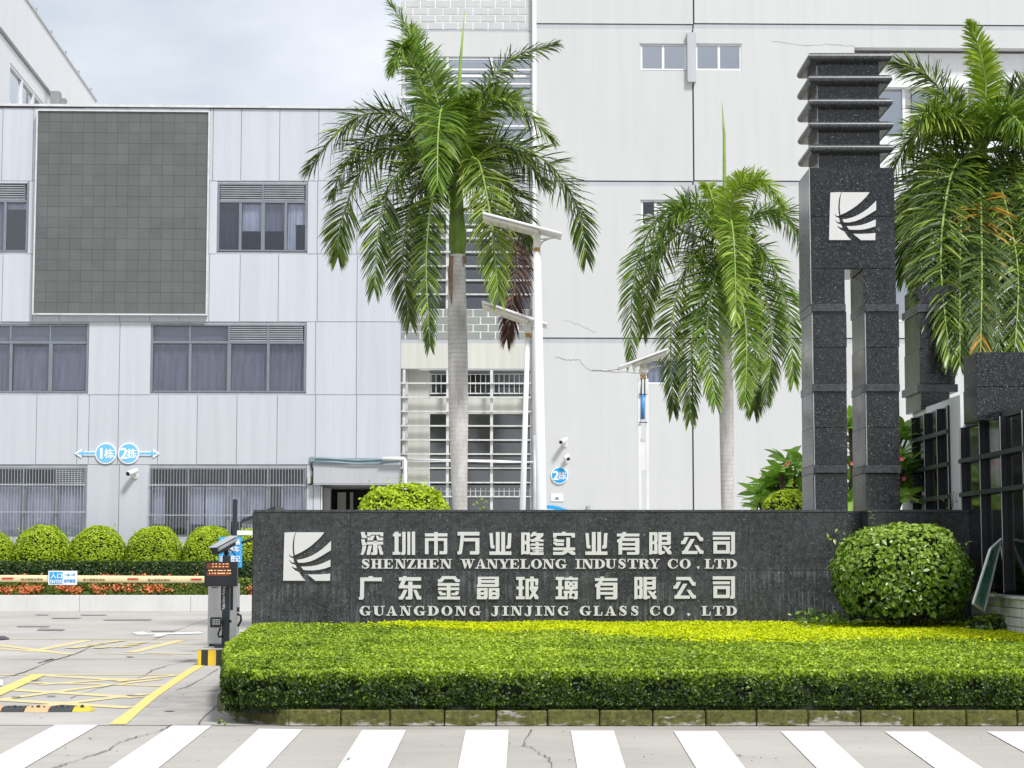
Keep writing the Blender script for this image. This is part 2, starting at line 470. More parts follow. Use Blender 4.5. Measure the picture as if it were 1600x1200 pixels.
def link(name, me, m=None, parent=None, label=None, cat=None, group=None, kind=None):
    o = bpy.data.objects.new(name, me); COL.objects.link(o)
    if m is not None and not me.materials: me.materials.append(mat(m) if isinstance(m, str) else m)
    if parent: o.parent = parent; ORG[o.name] = ORG.get(parent.name, Vector())
    if label: o['label'] = label
    if cat: o['category'] = cat
    if group: o['group'] = group
    if kind: o['kind'] = kind
    return o
def thing(name, label, cat, loc=(0, 0, 0), rz=0.0, group=None, kind=None):
    o = bpy.data.objects.new(name, None); COL.objects.link(o)
    o.empty_display_size = .3
    o.location = loc; o.rotation_euler = (0, 0, rz)
    ORG[o.name] = Vector() if rz else Vector(loc)
    o['label'] = label
    if cat: o['category'] = cat
    if group: o['group'] = group
    if kind: o['kind'] = kind
    return o
def tag(o, label, cat, group=None):
    o['label'] = label; o['category'] = cat
    if group: o['group'] = group
    return o
def copy_tree(o, parent=None):
    c = o.copy(); COL.objects.link(c)
    if parent: c.parent = parent
    for ch in list(o.children): copy_tree(ch, c)
    return c

class Frame:
    """a facade plane y = Y0 + k x; parts are made in its root's own axes (x along, y into, z up)"""
    def __init__(s, Y0, k, name, label, cat):
        s.Y0, s.k = Y0, k; s.c = math.cos(math.atan(k))
        s.root = thing(name, label, cat, (0, Y0, 0), math.atan(k))
    def L(s, px, py):
        w = W(px, py, s.Y0, s.k); return w.x / s.c, w.z
    def rect(s, px0, py0, px1, py1):
        ym = (py0 + py1) / 2; xm = (px0 + px1) / 2
        return s.L(px0, ym)[0], s.L(px1, ym)[0], s.L(xm, py1)[1], s.L(xm, py0)[1]
    def box(s, mb, px0, py0, px1, py1, d0, d1):
        x0, x1, z0, z1 = s.rect(px0, py0, px1, py1)
        return mb.box(x0, x1, d0, d1, z0, z1)

CUBE = MB().box(-.5, .5, -.5, .5, -.5, .5)
_cubes = {}
def cube_part(name, m, parent, x0, x1, y0, y1, z0, z1, **kw):
    """box part that shares one mesh per material with its alike pieces"""
    if m not in _cubes:
        me = bpy.data.meshes.new(name + "_block"); me.from_pydata(CUBE.v, [], CUBE.f); me.materials.append(mat(m)); _cubes[m] = me
    o = link(name, _cubes[m], None, parent, **kw)
    off = ORG.get(parent.name, Vector()) if parent else Vector()
    o.location = ((x0 + x1) / 2 - off[0], (y0 + y1) / 2 - off[1], (z0 + z1) / 2 - off[2])
    o.scale = (abs(x1 - x0), abs(y1 - y0), abs(z1 - z0))
    return o
def fpart(fr, name, m, px0, py0, px1, py1, d0, d1, parent=None, inset=0.0, **kw):
    x0, x1, z0, z1 = fr.rect(px0, py0, px1, py1)
    return cube_part(name, m, parent or fr.root, x0 + inset, x1 - inset, d0, d1, z0 + inset, z1 - inset, **kw)

# fast leaf clouds ----------------------------------------------------
def raw_mesh(name, verts, loops, sizes, tint=None):
    me = bpy.data.meshes.new(name)
    me.vertices.add(len(verts)); me.vertices.foreach_set('co', verts.astype(np.float32).ravel())
    me.loops.add(len(loops)); me.loops.foreach_set('vertex_index', loops.astype(np.int32))
    starts = np.concatenate([[0], np.cumsum(sizes)[:-1]])
    me.polygons.add(len(sizes)); me.polygons.foreach_set('loop_start', starts.astype(np.int32))
    me.update(calc_edges=True)
    if tint is not None:
        a = me.attributes.new('tint', 'FLOAT', 'FACE'); a.data.foreach_set('value', tint.astype(np.float32))
    return me
def norm(a): return a / np.maximum(np.linalg.norm(a, axis=1, keepdims=True), 1e-9)
def leaves(name, pos, nrm, size, tint, aspect=.5, spread=.7, off=(0, 0, 0), fold=.25):
    """one folded leaf (two triangles) per position, facing roughly along nrm"""
    n = len(pos)
    nn = norm(nrm + RNG.normal(0, spread, (n, 3)))
    r = norm(RNG.normal(0, 1, (n, 3)))
    d = norm(np.cross(nn, r)); s = np.cross(nn, d)
    L = (size * RNG.uniform(.65, 1.3, n))[:, None]
    p0 = pos - d * L * .5; p1 = pos + d * L * .5
    a = pos + s * L * aspect * .5 + nn * L * fold * .4 - d * L * .05
    b = pos - s * L * aspect * .5 + nn * L * fold * .4 - d * L * .05
    v = np.stack([p0, a, p1, b], 1).reshape(-1, 3) - np.array(off)
    i = np.arange(n)[:, None] * 4
    loops = np.concatenate([i, i + 1, i + 2, i, i + 2, i + 3], 1).ravel()
    return raw_mesh(name, v, loops, np.full(2 * n, 3), np.repeat(tint, 2))
def vnoise(p, sc, seed=0.0):
    """cheap smooth numpy noise in -1..1"""
    x, y, z = (p * sc + seed).T
    return (np.sin(x * 1.7 + np.sin(y * 2.3 + seed)) + np.sin(y * 1.9 + np.sin(z * 2.1)) + np.sin(z * 2.2 + np.sin(x * 1.3 + 1.7)) + .6 * np.sin(x * 4.1 + y * 3.3)) / 3.6
# ================================================================== GROUND
def sheet(name, pts, z, m, parent=None, **kw):
    off = ORG.get(parent.name, Vector()) if parent else Vector()
    me = bpy.data.meshes.new(name)
    me.from_pydata([(p[0] - off[0], p[1] - off[1], z - off[2]) for p in pts], [], [tuple(range(len(pts)))])
    bm = bmesh.new(); bm.from_mesh(me); bmesh.ops.recalc_face_normals(bm, faces=bm.faces)
    for f in bm.faces:
        if f.normal.z < 0: f.normal_flip()
    bm.to_mesh(me); bm.free()
    return link(name, me, m, parent, **kw)
def gsheet(name, px, m, parent, z=.008, **kw):
    return sheet(name, [G(x, y) for x, y in px], z, m, parent, **kw)
def strip_pts(a, b, w):
    a, b = Vector(a), Vector(b); d = (b - a).normalized(); s = Vector((-d.y, d.x, 0)) * w * .5
    return [a - s, b - s, b + s, a + s]

road = sheet("road", [(-400, -60), (400, -60), (400, 900), (-400, 900)], 0, "concrete_road", kind='structure')
road['label'] = "pale grey concrete road in front of the kerb, cracked and worn"
YJ = G(800, 1134).y
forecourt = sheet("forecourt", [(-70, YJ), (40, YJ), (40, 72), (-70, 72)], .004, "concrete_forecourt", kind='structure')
forecourt['label'] = "pale concrete forecourt behind the barrier and around the planting bed"

# white zebra stripes
for p in ([(87, 1134), (153, 1134), (40, 1200), (-36, 1200)],
          [(269, 1135), (330, 1135), (249, 1200), (172, 1200)],
          [(405, 1140), (472.5, 1141), (417, 1200), (341, 1200)],
          [(566, 1142), (634, 1142), (606, 1200), (529, 1200)],
          [(728, 1142), (794.5, 1142), (791, 1200), (716, 1200)],
          [(892, 1143), (959, 1143), (977, 1200), (902, 1200)],
          [(1053, 1144), (1120, 1144), (1163, 1200), (1087, 1200)],
          [(1220, 1144), (1287, 1144), (1348, 1200), (1275, 1200)],
          [(1383, 1144.5), (1449, 1144.5), (1533, 1200), (1459, 1200)],
          [(1543, 1144.5), (1609, 1144.5), (1715, 1200), (1643, 1200)]):
    q = list(p)
    def ext(a, b): return (b[0] + (b[0] - a[0]) * .55, b[1] + (b[1] - a[1]) * .55)
    q = [p[0], p[1], ext(p[1], p[2]), ext(p[0], p[3])]
    gsheet("zebra_stripe", q, "paint_white", road, .008)

# expansion joints and cracks
def crack(pts, w, parent, name="crack", m="crack_dark", z=.0105, jit=.014, sub=5, px=True):
    P_ = [G(*p) if px else Vector(p) for p in pts]
    out = []
    for i in range(len(P_) - 1):
        for k in range(sub):
            q = P_[i].lerp(P_[i + 1], k / sub)
            if i or k: q = q + Vector((random.uniform(-jit, jit), random.uniform(-jit, jit) * 1.2, 0))
            out.append(q)
    out.append(P_[-1])
    mb = MB(); n = len(out)
    for i, q in enumerate(out):
        d = (out[min(i + 1, n - 1)] - out[max(i - 1, 0)]).normalized()
        s = Vector((-d.y, d.x, 0)) * w * (.6 + .3 * math.sin(i * .55 + w * 90) + random.uniform(-.1, .1)) * .5
        mb.v += [(q.x - s.x, q.y - s.y, z), (q.x + s.x, q.y + s.y, z)]
    mb.f = [(2 * i, 2 * i + 1, 2 * i + 3, 2 * i + 2) for i in range(n - 1)]
    return mb.build(name, m, parent)
crack([(-60, 1133), (330, 1134), (450, 1138), (900, 1139), (1700, 1141)], .022, road, "expansion_joint", "sealant_dark", .0125, .006, 10)
crack([(830, 1141), (823, 1156), (818, 1166), (834, 1170), (846, 1180), (858, 1186), (862, 1206)], .016, road)
crack([(268, 1134), (245, 1145), (215, 1152), (190, 1160), (170, 1173), (140, 1183), (110, 1193), (86, 1200), (60, 1214)], .02, road)
crack([(540, 1190), (548, 1184)], .02, road)
crack([(1150, 1180), (1165, 1184), (1180, 1184)], .018, road)
crack([(138, 1154), (147, 1156)], .015, road)
crack([(340, 1046), (322, 1058), (300, 1071), (275, 1080)], .02, forecourt)
crack([(311, 1133), (328, 1113), (338, 1103)], .025, forecourt)
crack([(300, 1032), (262, 1041), (238, 1048), (228, 1056), (190, 1068), (150, 1078), (110, 1092)], .028, forecourt, z=.0105)
crack([(150, 1008), (118, 1022), (80, 1034), (50, 1046), (20, 1057)], .045, forecourt)
crack([(60, 1037), (84, 1030), (72, 1034)], .07, forecourt)
crack([(330, 966), (290, 980), (240, 1000)], .03, forecourt)
crack([(-20, 1065), (40, 1052), (120, 1050)], .02, forecourt)

# yellow lines on the forecourt
def yl(a, b, w, m="paint_yellow_worn", z=.009, name="yellow_line"):
    sheet(name, strip_pts(G(*a), G(*b), w), z, m, forecourt)
sheet("yellow_edge_line", [G(*p) for p in ((305, 1040), (321, 1040), (296, 1055), (271, 1072), (247, 1089), (222, 1110), (197, 1133), (170, 1133), (207, 1107), (229, 1089), (255, 1072), (280, 1055))], .0095, "paint_yellow", forecourt)
for i, (a, b, w) in enumerate([((-40, 999), (318, 1000), .10), ((-30, 1005), (112, 1023), .16), ((-30, 1012), (112, 1022), .16),
                 ((45, 1019), (138, 1001), .16), ((205, 1020), (282, 1001), .16), ((220, 1004), (320, 1008), .10),
                 ((-40, 1055), (280, 1055), .10), ((150, 1022), (270, 1024), .06), ((230, 1021), (300, 1023), .10),
                 ((62, 1056), (208, 1064), .16), ((20, 1067), (262, 1073), .10), ((8, 1078), (215, 1091), .16), ((-40, 1092), (205, 1107), .16),
                 ((200, 1061), (60, 1071), .12), ((262, 1071), (120, 1098), .0), ((250, 1062), (100, 1080), .10), ((230, 1085), (70, 1104), .12),
                 ((-20, 1097), (110, 1079), .10), ((275, 1056), (180, 1066), .10)]):
    if w: yl(a, b, w * (1.35 if a[1] < 1030 else 1.6), z=.0085 + .0004 * (i + 1) * .3)
yl((-30, 1096), (62, 1055), .20, "paint_yellow", .0148)
# worn hatched lettering patch: short strokes in rows
k = 0
for j, (x0, y0) in enumerate([(108, 1014), (122, 1012), (140, 1009), (158, 1006), (182, 1013), (196, 1010), (205, 1007), (150, 1014), (172, 1004)]):
    yl((x0, y0), (x0 + 20, y0 - 2.2), .22, "paint_yellow_worn", .016 + .0002 * j)
gsheet("white_arrow", [(205, 990), (222, 988), (232, 990.5), (300, 989), (310, 988), (320, 991), (262, 992.5), (250, 996), (236, 996), (244, 992.5), (215, 993)], "paint_white_worn", forecourt, .0165)
gsheet("white_mark", [(-12, 1074), (-12, 1063), (5, 1064), (4, 1073)], "paint_white_worn", forecourt, .0166)
for j, p in enumerate([[(28, 979), (78, 979), (76, 980.4), (26, 980.4)], [(55, 988), (62, 982.8), (102, 983.8), (98, 986.2), (58, 986)],
          [(80, 966), (128, 966), (122, 967.6), (84, 967.6)], [(125, 961), (168, 961), (164, 962.2), (128, 962.2)],
          [(160, 969), (238, 968), (235, 970), (165, 970)], [(235, 986.5), (275, 986), (272, 988), (240, 988)], [(55, 961), (76, 961), (75, 962), (57, 962)]]):
    gsheet("repair_patch", p, "patch_dark", forecourt, .0150)
o = gsheet("manhole_lid", [(-12, 996), (6, 995), (16, 999.5), (0, 1001), (-12, 1000.5)], "iron_lid", None, .02)
tag(o, "dark iron manhole lid on the forecourt at the left edge", "manhole lid")
for j, (a, b) in enumerate([((50, 1065), (62, 1064)), ((18, 1091), (32, 1091)), ((200, 1088), (215, 1089)), ((200, 1027), (206, 1028)), ((78, 1089), (82, 1090)), ((262, 1112), (268, 1113))]):
    sheet("repair_patch", strip_pts(G(*a), G(*b), .10), .0170, "patch_dark", forecourt)
# oily scuffs beside the gate
m, t, b, o_ = new_mat("scuff")
t.links.new(ramp(t, noise(t, vec(t, (1, 2.4, 1)), 1.6, 7, .7), [(.35, (.30, .285, .27)), (.7, (.50, .48, .455))]), b.inputs['Base Color']); b.inputs['Roughness'].default_value = .9
#gsheet("repair_patch", [(240, 1030), (306, 1016), (310, 1036), (286, 1048), (250, 1044)], "scuff", forecourt, .0078)
#gsheet("repair_patch", [(284, 1068), (336, 1046), (336, 1098), (318, 1125), (236, 1130), (212, 1118)], "scuff", forecourt, .0077)

# scattered small debris: fallen leaves on the concrete
mb = MB()
for _ in range(90):
    x = random.uniform(0, 1600); y = random.uniform(1142, 1199) if random.random() < .75 else random.uniform(1000, 1130)
    if y < 1130: x = random.uniform(0, 320)
    p = G(x, y); a = random.uniform(0, 6.28); L = random.uniform(.012, .035)
    mb.add([(p.x, p.y, .02), (p.x + L * math.cos(a), p.y + L * math.sin(a), .03), (p.x + .4 * L * math.cos(a + 1.5), p.y + .4 * L * math.sin(a + 1.5), .022)], [(0, 1, 2)])
o = mb.build("fallen_leaves", "twig", None, kind='stuff'); o['label'] = "tiny dry leaves scattered on the concrete"

# ================================================================== LEFT PANEL BUILDING
LB = Frame(60.0, .035, "panel_building", "low blue-grey building clad in flat metal panels, with the big grey screen on its front", "building")
PANEL = "panel_aluminium"
def cells(fr, xs, y0, y1, m=PANEL, name="wall_panel", d0=-.03, d1=.0, gap=.009, parent=None):
    for a, b in zip(xs[:-1], xs[1:]):
        fpart(fr, name, m, a, y0, b, y1, d0 + random.uniform(-.004, .003), d1, parent, inset=gap)
# body behind the cladding, with window holes (built as separate blocks around the openings)
mb = MB()
def body(fr, mb, x0, y0, x1, y1, d0=.0, d1=.25): fr.box(mb, x0, y0, x1, y1, d0, d1)
body(LB, mb, -200, 168, 626, 287)
for x0, x1 in ((-200, -95), (44, 340), (480, 626)): body(LB, mb, x0, 287, x1, 393)
body(LB, mb, -200, 393, 626, 507)
for x0, x1 in ((-200, -104), (138, 236), (478, 626)): body(LB, mb, x0, 507, x1, 613)
body(LB, mb, -200, 613, 626, 731)
for x0, x1 in ((-200, -104), (134, 233), (478, 498)): body(LB, mb, x0, 731, x1, 838)
body(LB, mb, -200, 838, 498, 935)
mb.build("wall", "joint_pale", LB.root)
x0, x1, z0, z1 = LB.rect(-200, 168, 626, 935)
MB().box(x0, x1, 6.0, 6.25, z0, z1).box(x0, x1, .25, 6.0, z1 - .3, z1 - .05).build("rear_wall", "joint_grey", LB.root)
MB().box(x0, x0 + .2, .25, 6, z0, z1 - .3).box(x1 - .2, x1, .25, 6, z0 + 5, z1 - .3).build("end_wall", "panel_aluminium", LB.root)
for yy in (397, 617, 736):
    zz = LB.L(200, yy)[1]
MB().box(x0 + .2, x1 - .2, .3, 5.9, LB.L(200, 450)[1] - .1, LB.L(200, 450)[1] + .1).box(x0 + .2, x1 - .2, .3, 5.9, LB.L(200, 660)[1] - .1, LB.L(200, 660)[1] + .1).build("floor_slab", "dark_inside", LB.root)
cells(LB, [-190, -120, -58, 4, 52, 60], 169, 283)
cells(LB, [60, 130, 200, 270, 328], 169, 176)
cells(LB, [328, 333, 377, 437, 498, 558, 626], 170, 283)
cells(LB, [-190, -120, -58, 4, 52, 58], 397, 503)
cells(LB, [322, 327, 375, 435, 496, 558, 626], 397, 503)
cells(LB, [44.5, 55], 283, 397); cells(LB, [327, 339.5], 283, 397); cells(LB, [480.5, 496, 558, 626], 283, 397)
cells(LB, [56, 93, 187, 234, 280, 322], 493, 503)
cells(LB, [138.5, 187, 235.5], 503, 617); cells(LB, [478.5, 493, 557, 626], 503, 617)
cells(LB, [-190, -120, -60, 57, 121, 139, 185, 247, 308, 370, 433, 493], 617, 726)
cells(LB, [493, 557, 626], 617, 717)
cells(LB, [134.5, 185, 232.5], 726, 935)
cells(LB, [478.5, 489], 726, 935)
cells(LB, [-104, -40, 20, 80, 134], 838, 935); cells(LB, [233, 300, 370, 430, 478], 838, 935)
for a, b in ((-104, 44),): fpart(LB, "lintel", PANEL, a, 283, b, 286, -.03, 0)
fpart(LB, "coping", "screen_frame", -200, 164.5, 627, 168, -.10, .4)
fpart(LB, "coping_shadow_gap", "joint_dark", -200, 168, 627, 169.6, -.045, .1)

def drape(fr, name, m, px0, py0, px1, py1, parent, d=.12, amp=.02, waves=7, tilt=0.0, lift=0.0, seed=0):
    x0, x1, z0, z1 = fr.rect(px0, py0, px1, py1); nx, nz = 36, 8
    v = []; rnd = random.Random(seed)
    ph = rnd.uniform(0, 6)
    for j in range(nz + 1):
        for i in range(nx + 1):
            u = i / nx; w = j / nz
            a = amp * (.4 + .6 * w)
            yy = d + a * math.sin(u * waves * 6.28 + ph + tilt * w * 3) + a * .6 * math.sin(u * waves * 2.3 * 6.28 + ph * 2 + tilt * 5 * w * (1 - u))
            v.append((x0 + (x1 - x0) * u, yy, z1 + (z0 - z1) * w * (1 - lift * abs(math.sin(u * 3 + ph)))))
    f = [(j * (nx + 1) + i, j * (nx + 1) + i + 1, (j + 1) * (nx + 1) + i + 1, (j + 1) * (nx + 1) + i) for j in range(nz) for i in range(nx)]
    mb = MB(); mb.add(v, f); off = parent
    me = bpy.data.meshes.new(name); me.from_pydata(v, [], f); me.polygons.foreach_set('use_smooth', [True] * len(f))
    return link(name, me, m, parent)

def window(fr, px0, py0, px1, py1, trans, posts, fm="window_frame_grey", glass="window_glass", louvres=(), curtains=(), fw=3.0, top_boards=(), tops=()):
    """frame with a transom at trans; posts = x positions of the mullions"""
    mb = MB()
    fr.box(mb, px0, py0, px0 + fw, py1, -.02, .08); fr.box(mb, px1 - fw, py0, px1, py1, -.02, .08)
    fr.box(mb, px0 + fw, py0, px1 - fw, py0 + 2.2, -.02, .08); fr.box(mb, px0 + fw, py1 - 2.4, px1 - fw, py1, -.02, .08)
    if trans: fr.box(mb, px0 + fw, trans - 1.8, px1 - fw, trans + 1.8, -.025, .07)
    for i, p in enumerate(posts):
        w = fw * (.95 if i % 2 else .7)
        fr.box(mb, p - w, (trans + 1.8) if trans else py0 + 2.2, p + w, py1 - 2.4, -.015 - .002 * i, .075)
    for p in tops:
        fr.box(mb, p - 1.3, py0 + 2.2, p + 1.3, trans - 1.8, -.015, .07)
    fo = mb.build("window", fm, fr.root)
    xs = [px0 + fw] + [p for p in posts] + [px1 - fw]
    yb = (trans + 1.8) if trans else py0 + 2.2
    for a, b in zip(xs[:-1], xs[1:]):
        x0, x1, z0, z1 = fr.rect(a, yb, b, py1 - 2.4)
        cube_part("pane", glass, fo, x0, x1, .03, .038, z0, z1)
    if trans:
        ts = [px0 + fw] + list(tops) + [px1 - fw]
        for i, (a, b) in enumerate(zip(ts[:-1], ts[1:])):
            if i in louvres:
                m2 = MB(); n = 7; h = (trans - 1.8 - py0 - 2.2) / n
                for q in range(n):
                    xa, xb, za, zb = fr.rect(a + 1.4, py0 + 2.2 + q * h, b - 1.4, py0 + 2.2 + (q + 1) * h)
                    m2.add([(xa, -.01, za + .005), (xb, -.01, za + .005), (xb, .05, zb - .01), (xa, .05, zb - .01), (xa, -.01, za + .022), (xb, -.01, za + .022), (xb, .05, zb + .004), (xa, .05, zb + .004)],
                           [(0, 1, 2, 3), (7, 6, 5, 4), (0, 4, 5, 1), (2, 6, 7, 3), (1, 5, 6, 2), (3, 7, 4, 0)])
                m2.build("louvre", "louvre_grey", fo)
                xa, xb, za, zb = fr.rect(a, py0 + 2.2, b, trans - 1.8)
                cube_part("louvre_backing", "dark_inside", fo, xa, xb, .09, .10, za, zb)
            else:
                xa, xb, za, zb = fr.rect(a, py0 + 2.2, b, trans - 1.8)
                cube_part("pane", glass, fo, xa, xb, .03, .038, za, zb)
                if i in top_boards:
                    xa, xb, za, zb = fr.rect(a, py0 + 2.2, b, trans - 1.8)
                    cube_part("inner_board", "joint_grey", fo, xa, xb, .16, .18, za, za + (zb - za) * .35)
                    cube_part("inner_board", "grey_fascia", fo, xa, xb, .30, .32, za + (zb - za) * .3, zb)
    # dark room behind
    x0, x1, z0, z1 = fr.rect(px0, py0, px1, py1)
    cube_part("room_shade", "dark_inside", fo, x0, x1, 1.0, 1.05, z0, z1)
    MB().box(x0, x1, .26, 1.0, z1, z1 + .04).box(x0, x1, .26, 1.0, z0 - .04, z0).box(x0 - .04, x0, .26, 1.0, z0, z1).box(x1, x1 + .04, .26, 1.0, z0, z1).build("reveal", "dark_inside", fo)
    for i, c in enumerate(curtains):
        a, ya, b, yb_, m_, amp, tilt = c
        drape(fr, "curtain", m_, a, ya, b, yb_, fo, .16, amp, max(3, int((b - a) / 9)), tilt, 0.0, int(a * 3 + ya))
    return fo

# second-floor windows (by the screen)
window(LB, 340, 287, 480, 393, 315, [375.5, 411, 446.5], louvres=(0, 1), tops=(411,),
       curtains=[(378, 318, 409, 360, "curtain_grey", .01, 0), (414, 318, 446, 360, "curtain_mauve", .01, 0), (449, 318, 462, 390, "curtain_white", .03, .6), (343, 318, 374, 390, "curtain_dark", .02, .1), (462, 318, 478, 350, "curtain_white", .02, .2)])
window(LB, -95, 285, 44, 393, 314, [-60, -26, 8], louvres=(0, 1), tops=(-26,),
       curtains=[(-90, 318, -30, 390, "curtain_dark", .02, 0), (10, 318, 42, 326, "curtain_grey", .01, 0), (-24, 318, 8, 392, "curtain_mauve", .02, .5)])
# first-floor windows
window(LB, -104, 507, 138, 613, 535, [-64, -22, 17, 79], tops=(-64, -22, 17, 79), top_boards=(2, 3, 4, 1, 0),
       curtains=[(-100, 538, -24, 611, "curtain_mauve", .03, .8), (-20, 538, 16, 611, "curtain_mauve", .03, .4), (20, 541, 78, 611, "curtain_mauve", .025, 1.4), (80, 538, 135, 609, "curtain_mauve", .02, .9)])
window(LB, 236, 507, 478, 613, 535, [297, 358, 419], tops=(297, 358, 419), louvres=(2, 3), top_boards=(0, 1),
       curtains=[(239, 538, 297, 611, "curtain_mauve", .03, 1.3), (298, 538, 356, 611, "curtain_mauve", .02, .6), (361, 538, 418, 611, "curtain_mauve", .035, 1.6), (420, 537, 476, 611, "curtain_mauve", .03, 1.0)])
# ground-floor barred windows
def bars(fr, px0, py0, px1, py1, hs, step=4.7):
    mb = MB(); x = px0 + 2
    while x < px1 - 1:
        a = fr.L(x, py0); b = fr.L(x, py1)
        mb.box(a[0] - .0045, a[0] + .0045, -.12, -.111, b[1], a[1]); x += step
    for h in hs:
        z = fr.L((px0 + px1) / 2, h)[1]; xa = fr.L(px0, h)[0]; xb = fr.L(px1, h)[0]
        mb.box(xa, xb, -.098, -.078, z - .012, z + .012)
    mb.build("window_bars", "steel_bar", fr.root, kind='stuff')
window(LB, -104, 731, 134, 838, 757, [-64, -30, 37, 88], tops=(-64, -30, 37, 88), louvres=(4,),
       curtains=[(-100, 760, -32, 836, "curtain_grey", .03, .5), (-28, 760, 34, 836, "curtain_grey", .03, .8), (40, 760, 86, 836, "curtain_grey", .03, 1.8), (90, 760, 132, 836, "curtain_grey", .025, .9)])
bars(LB, -100, 732, 134, 836, (757.5, 800))
window(LB, 233, 731, 478, 838, 758, [294, 357, 381, 419, 441], tops=(294, 357, 419), curtains=[
       (236, 761, 257, 819, "curtain_grey", .03, .6), (266, 761, 294, 832, "curtain_dark", .03, .1), (296, 761, 318, 819, "curtain_grey", .02, .4),
       (320, 761, 356, 822, "curtain_white", .02, 1.0), (359, 761, 380, 815, "curtain_white", .01, .2), (383, 761, 418, 832, "curtain_grey", .03, .3), (421, 761, 440, 832, "curtain_dark", .03, .3), (442, 761, 476, 834, "curtain_grey", .02, .3)])
bars(LB, 233, 732, 478, 836, (758, 805))
# doorway with fascia to the right
fpart(LB, "door_fascia", "grey_fascia", 491, 727, 626, 756, -.35, .0)
fpart(LB, "door_soffit", "grey_fascia", 491, 756, 626, 758, -.34, 4.0)
fpart(LB, "door_jamb", "panel_aluminium", 489.5, 757, 500, 935, -.05, .3)
fpart(LB, "door_post", "white_metal", 501, 760, 503, 935, -.02, .1)
fpart(LB, "inner_column", "joint_grey", 503.5, 762, 514, 935, .3, .9)
fpart(LB, "inner_wall", "dark_inside", 500, 758, 626, 935, 4.0, 4.1)
fpart(LB, "inner_panel", "cream_wall", 516, 763, 530, 935, 3.8, 3.95)
fpart(LB, "inner_panel", "cream_wall", 537, 763, 542, 935, 3.8, 3.95)
# cable ducts over the doorway
mb = MB()
def ftube(fr, mb, pts, r, d=-.08, n=8):
    P_ = []
    for x, y in pts:
        a = fr.L(x, y); P_.append((a[0], d, a[1]))
    mb.tube(P_, r, n)
ftube(LB, mb, [(489, 720), (492, 716), (520, 717), (560, 719.5), (590, 718), (626, 715)], .035, -.07)
ftube(LB, mb, [(492, 722), (520, 723), (555, 725.5), (590, 725), (610, 722.5), (626, 721)], .03, -.42)
mb.build("cable_duct", "duct_teal", LB.root, smooth=True)
mb = MB()
ftube(LB, mb, [(487, 718), (487, 728), (490, 738), (489.5, 754), (485, 757), (482, 755)], .03, -.09)
mb.build("cable", "black_metal", LB.root, smooth=True)
x0, x1, z0, z1 = LB.rect(487, 716, 599, 724); MB().box(x0 + .1, x1, -.05, -.032, z0, z1).build("duct_tray", "duct_teal", LB.root)
x0, x1, z0, z1 = LB.rect(481, 743, 486, 756); MB().box(x0, x1, -.14, -.032, z0, z1).build("junction_box", "cream_box", LB.root, bev=.01)
x0, x1, z0, z1 = LB.rect(484, 714, 492, 722); MB().box(x0, x1, -.12, -.032, z0, z1).build("junction_box", "duct_teal", LB.root, bev=.01)
mb = MB(); ftube(LB, mb, [(598, 718), (631.5, 718), (633.5, 721), (634, 780), (635, 935)], .06, -.55)
mb.build("white_pipe", "white_metal", LB.root, smooth=True)

# ------------------------------------------------------------------ LED screen
sc_x0, sc_x1, sc_z0, sc_z1 = LB.rect(58.5, 177, 325, 491.5)
a_ = math.atan(LB.k)
scr = thing("video_screen", "large dark grey video wall, switched off, fixed to the blue-grey panel building", "screen", (0, LB.Y0, 0), a_)
MB().box(sc_x0 - .02, sc_x1 + .02, -.20, -.035, sc_z0 - .02, sc_z1 + .02).build("cabinet", "led_gap", scr)
fw_ = .045
MB().box(sc_x0 - fw_, sc_x0, -.26, -.034, sc_z0 - fw_, sc_z1 + fw_).build("frame_rail", "screen_frame", scr)
MB().box(sc_x1, sc_x1 + fw_, -.26, -.034, sc_z0 - fw_, sc_z1 + fw_).build("frame_rail", "screen_frame", scr)
MB().box(sc_x0, sc_x1, -.26, -.034, sc_z1, sc_z1 + fw_).build("frame_rail", "screen_frame", scr)
MB().box(sc_x0, sc_x1, -.26, -.034, sc_z0 - fw_, sc_z0).build("frame_rail", "screen_frame", scr)
NX, NZ = 15, 19
for i in range(NX):
    for j in range(NZ):
        w_ = (sc_x1 - sc_x0) / NX; h_ = (sc_z1 - sc_z0) / NZ
        x = sc_x0 + i * w_; z = sc_z0 + j * h_
        cube_part("screen_module", "led_face", scr, x + .0035, x + w_ - .0035, -.212 + random.uniform(-.0025, .0025), -.20, z + .0035, z + h_ - .0035)

# ================================================================== WHITE BUILDING BEHIND LEFT
# side wall runs away from us; VP near x=640
KW = -160.0 / F
def WR(px, py):      # wall plane X = X0 + KW*Y, X0=-16.1
    d = ray(px, py); t = -16.1 / (d[0] - KW * d[1]); return Vector((d[0] * t, d[1] * t, EYE + d[2] * t))
rb = thing("white_building", "plain white building whose side wall recedes above the panel building at upper left", "building", (-21, 70, 0))
Zt = (WR(45, 0).z + WR(150, 163).z) / 2
Yn, Yf = 66.0, WR(151, 163).y + 6
def wx(Y, off=0): return -16.1 + KW * Y + off
def wallblock(mb, Ya, Yb, z0, z1, off0, off1):
    mb.hexa([(wx(Ya, off1), Ya, z0), (wx(Ya, off0), Ya, z0), (wx(Yb, off0), Yb, z0), (wx(Yb, off1), Yb, z0),
             (wx(Ya, off1), Ya, z1), (wx(Ya, off0), Ya, z1), (wx(Yb, off0), Yb, z1), (wx(Yb, off1), Yb, z1)])
Zl = WR(98, 163).z; Zl2 = WR(0, 45).z; Zl = (Zl + Zl2) / 2
wa, wb = WR(20.5, 100), WR(73, 160)
wyA, wyB = wa.y, wb.y; wz1 = (wa.z + wb.z) / 2; wz0 = wz1 - 3.2
mb = MB()
Yt = WR(150, 165).y
wallblock(mb, Yn, Yt, Zl, Zt, 0, -12)
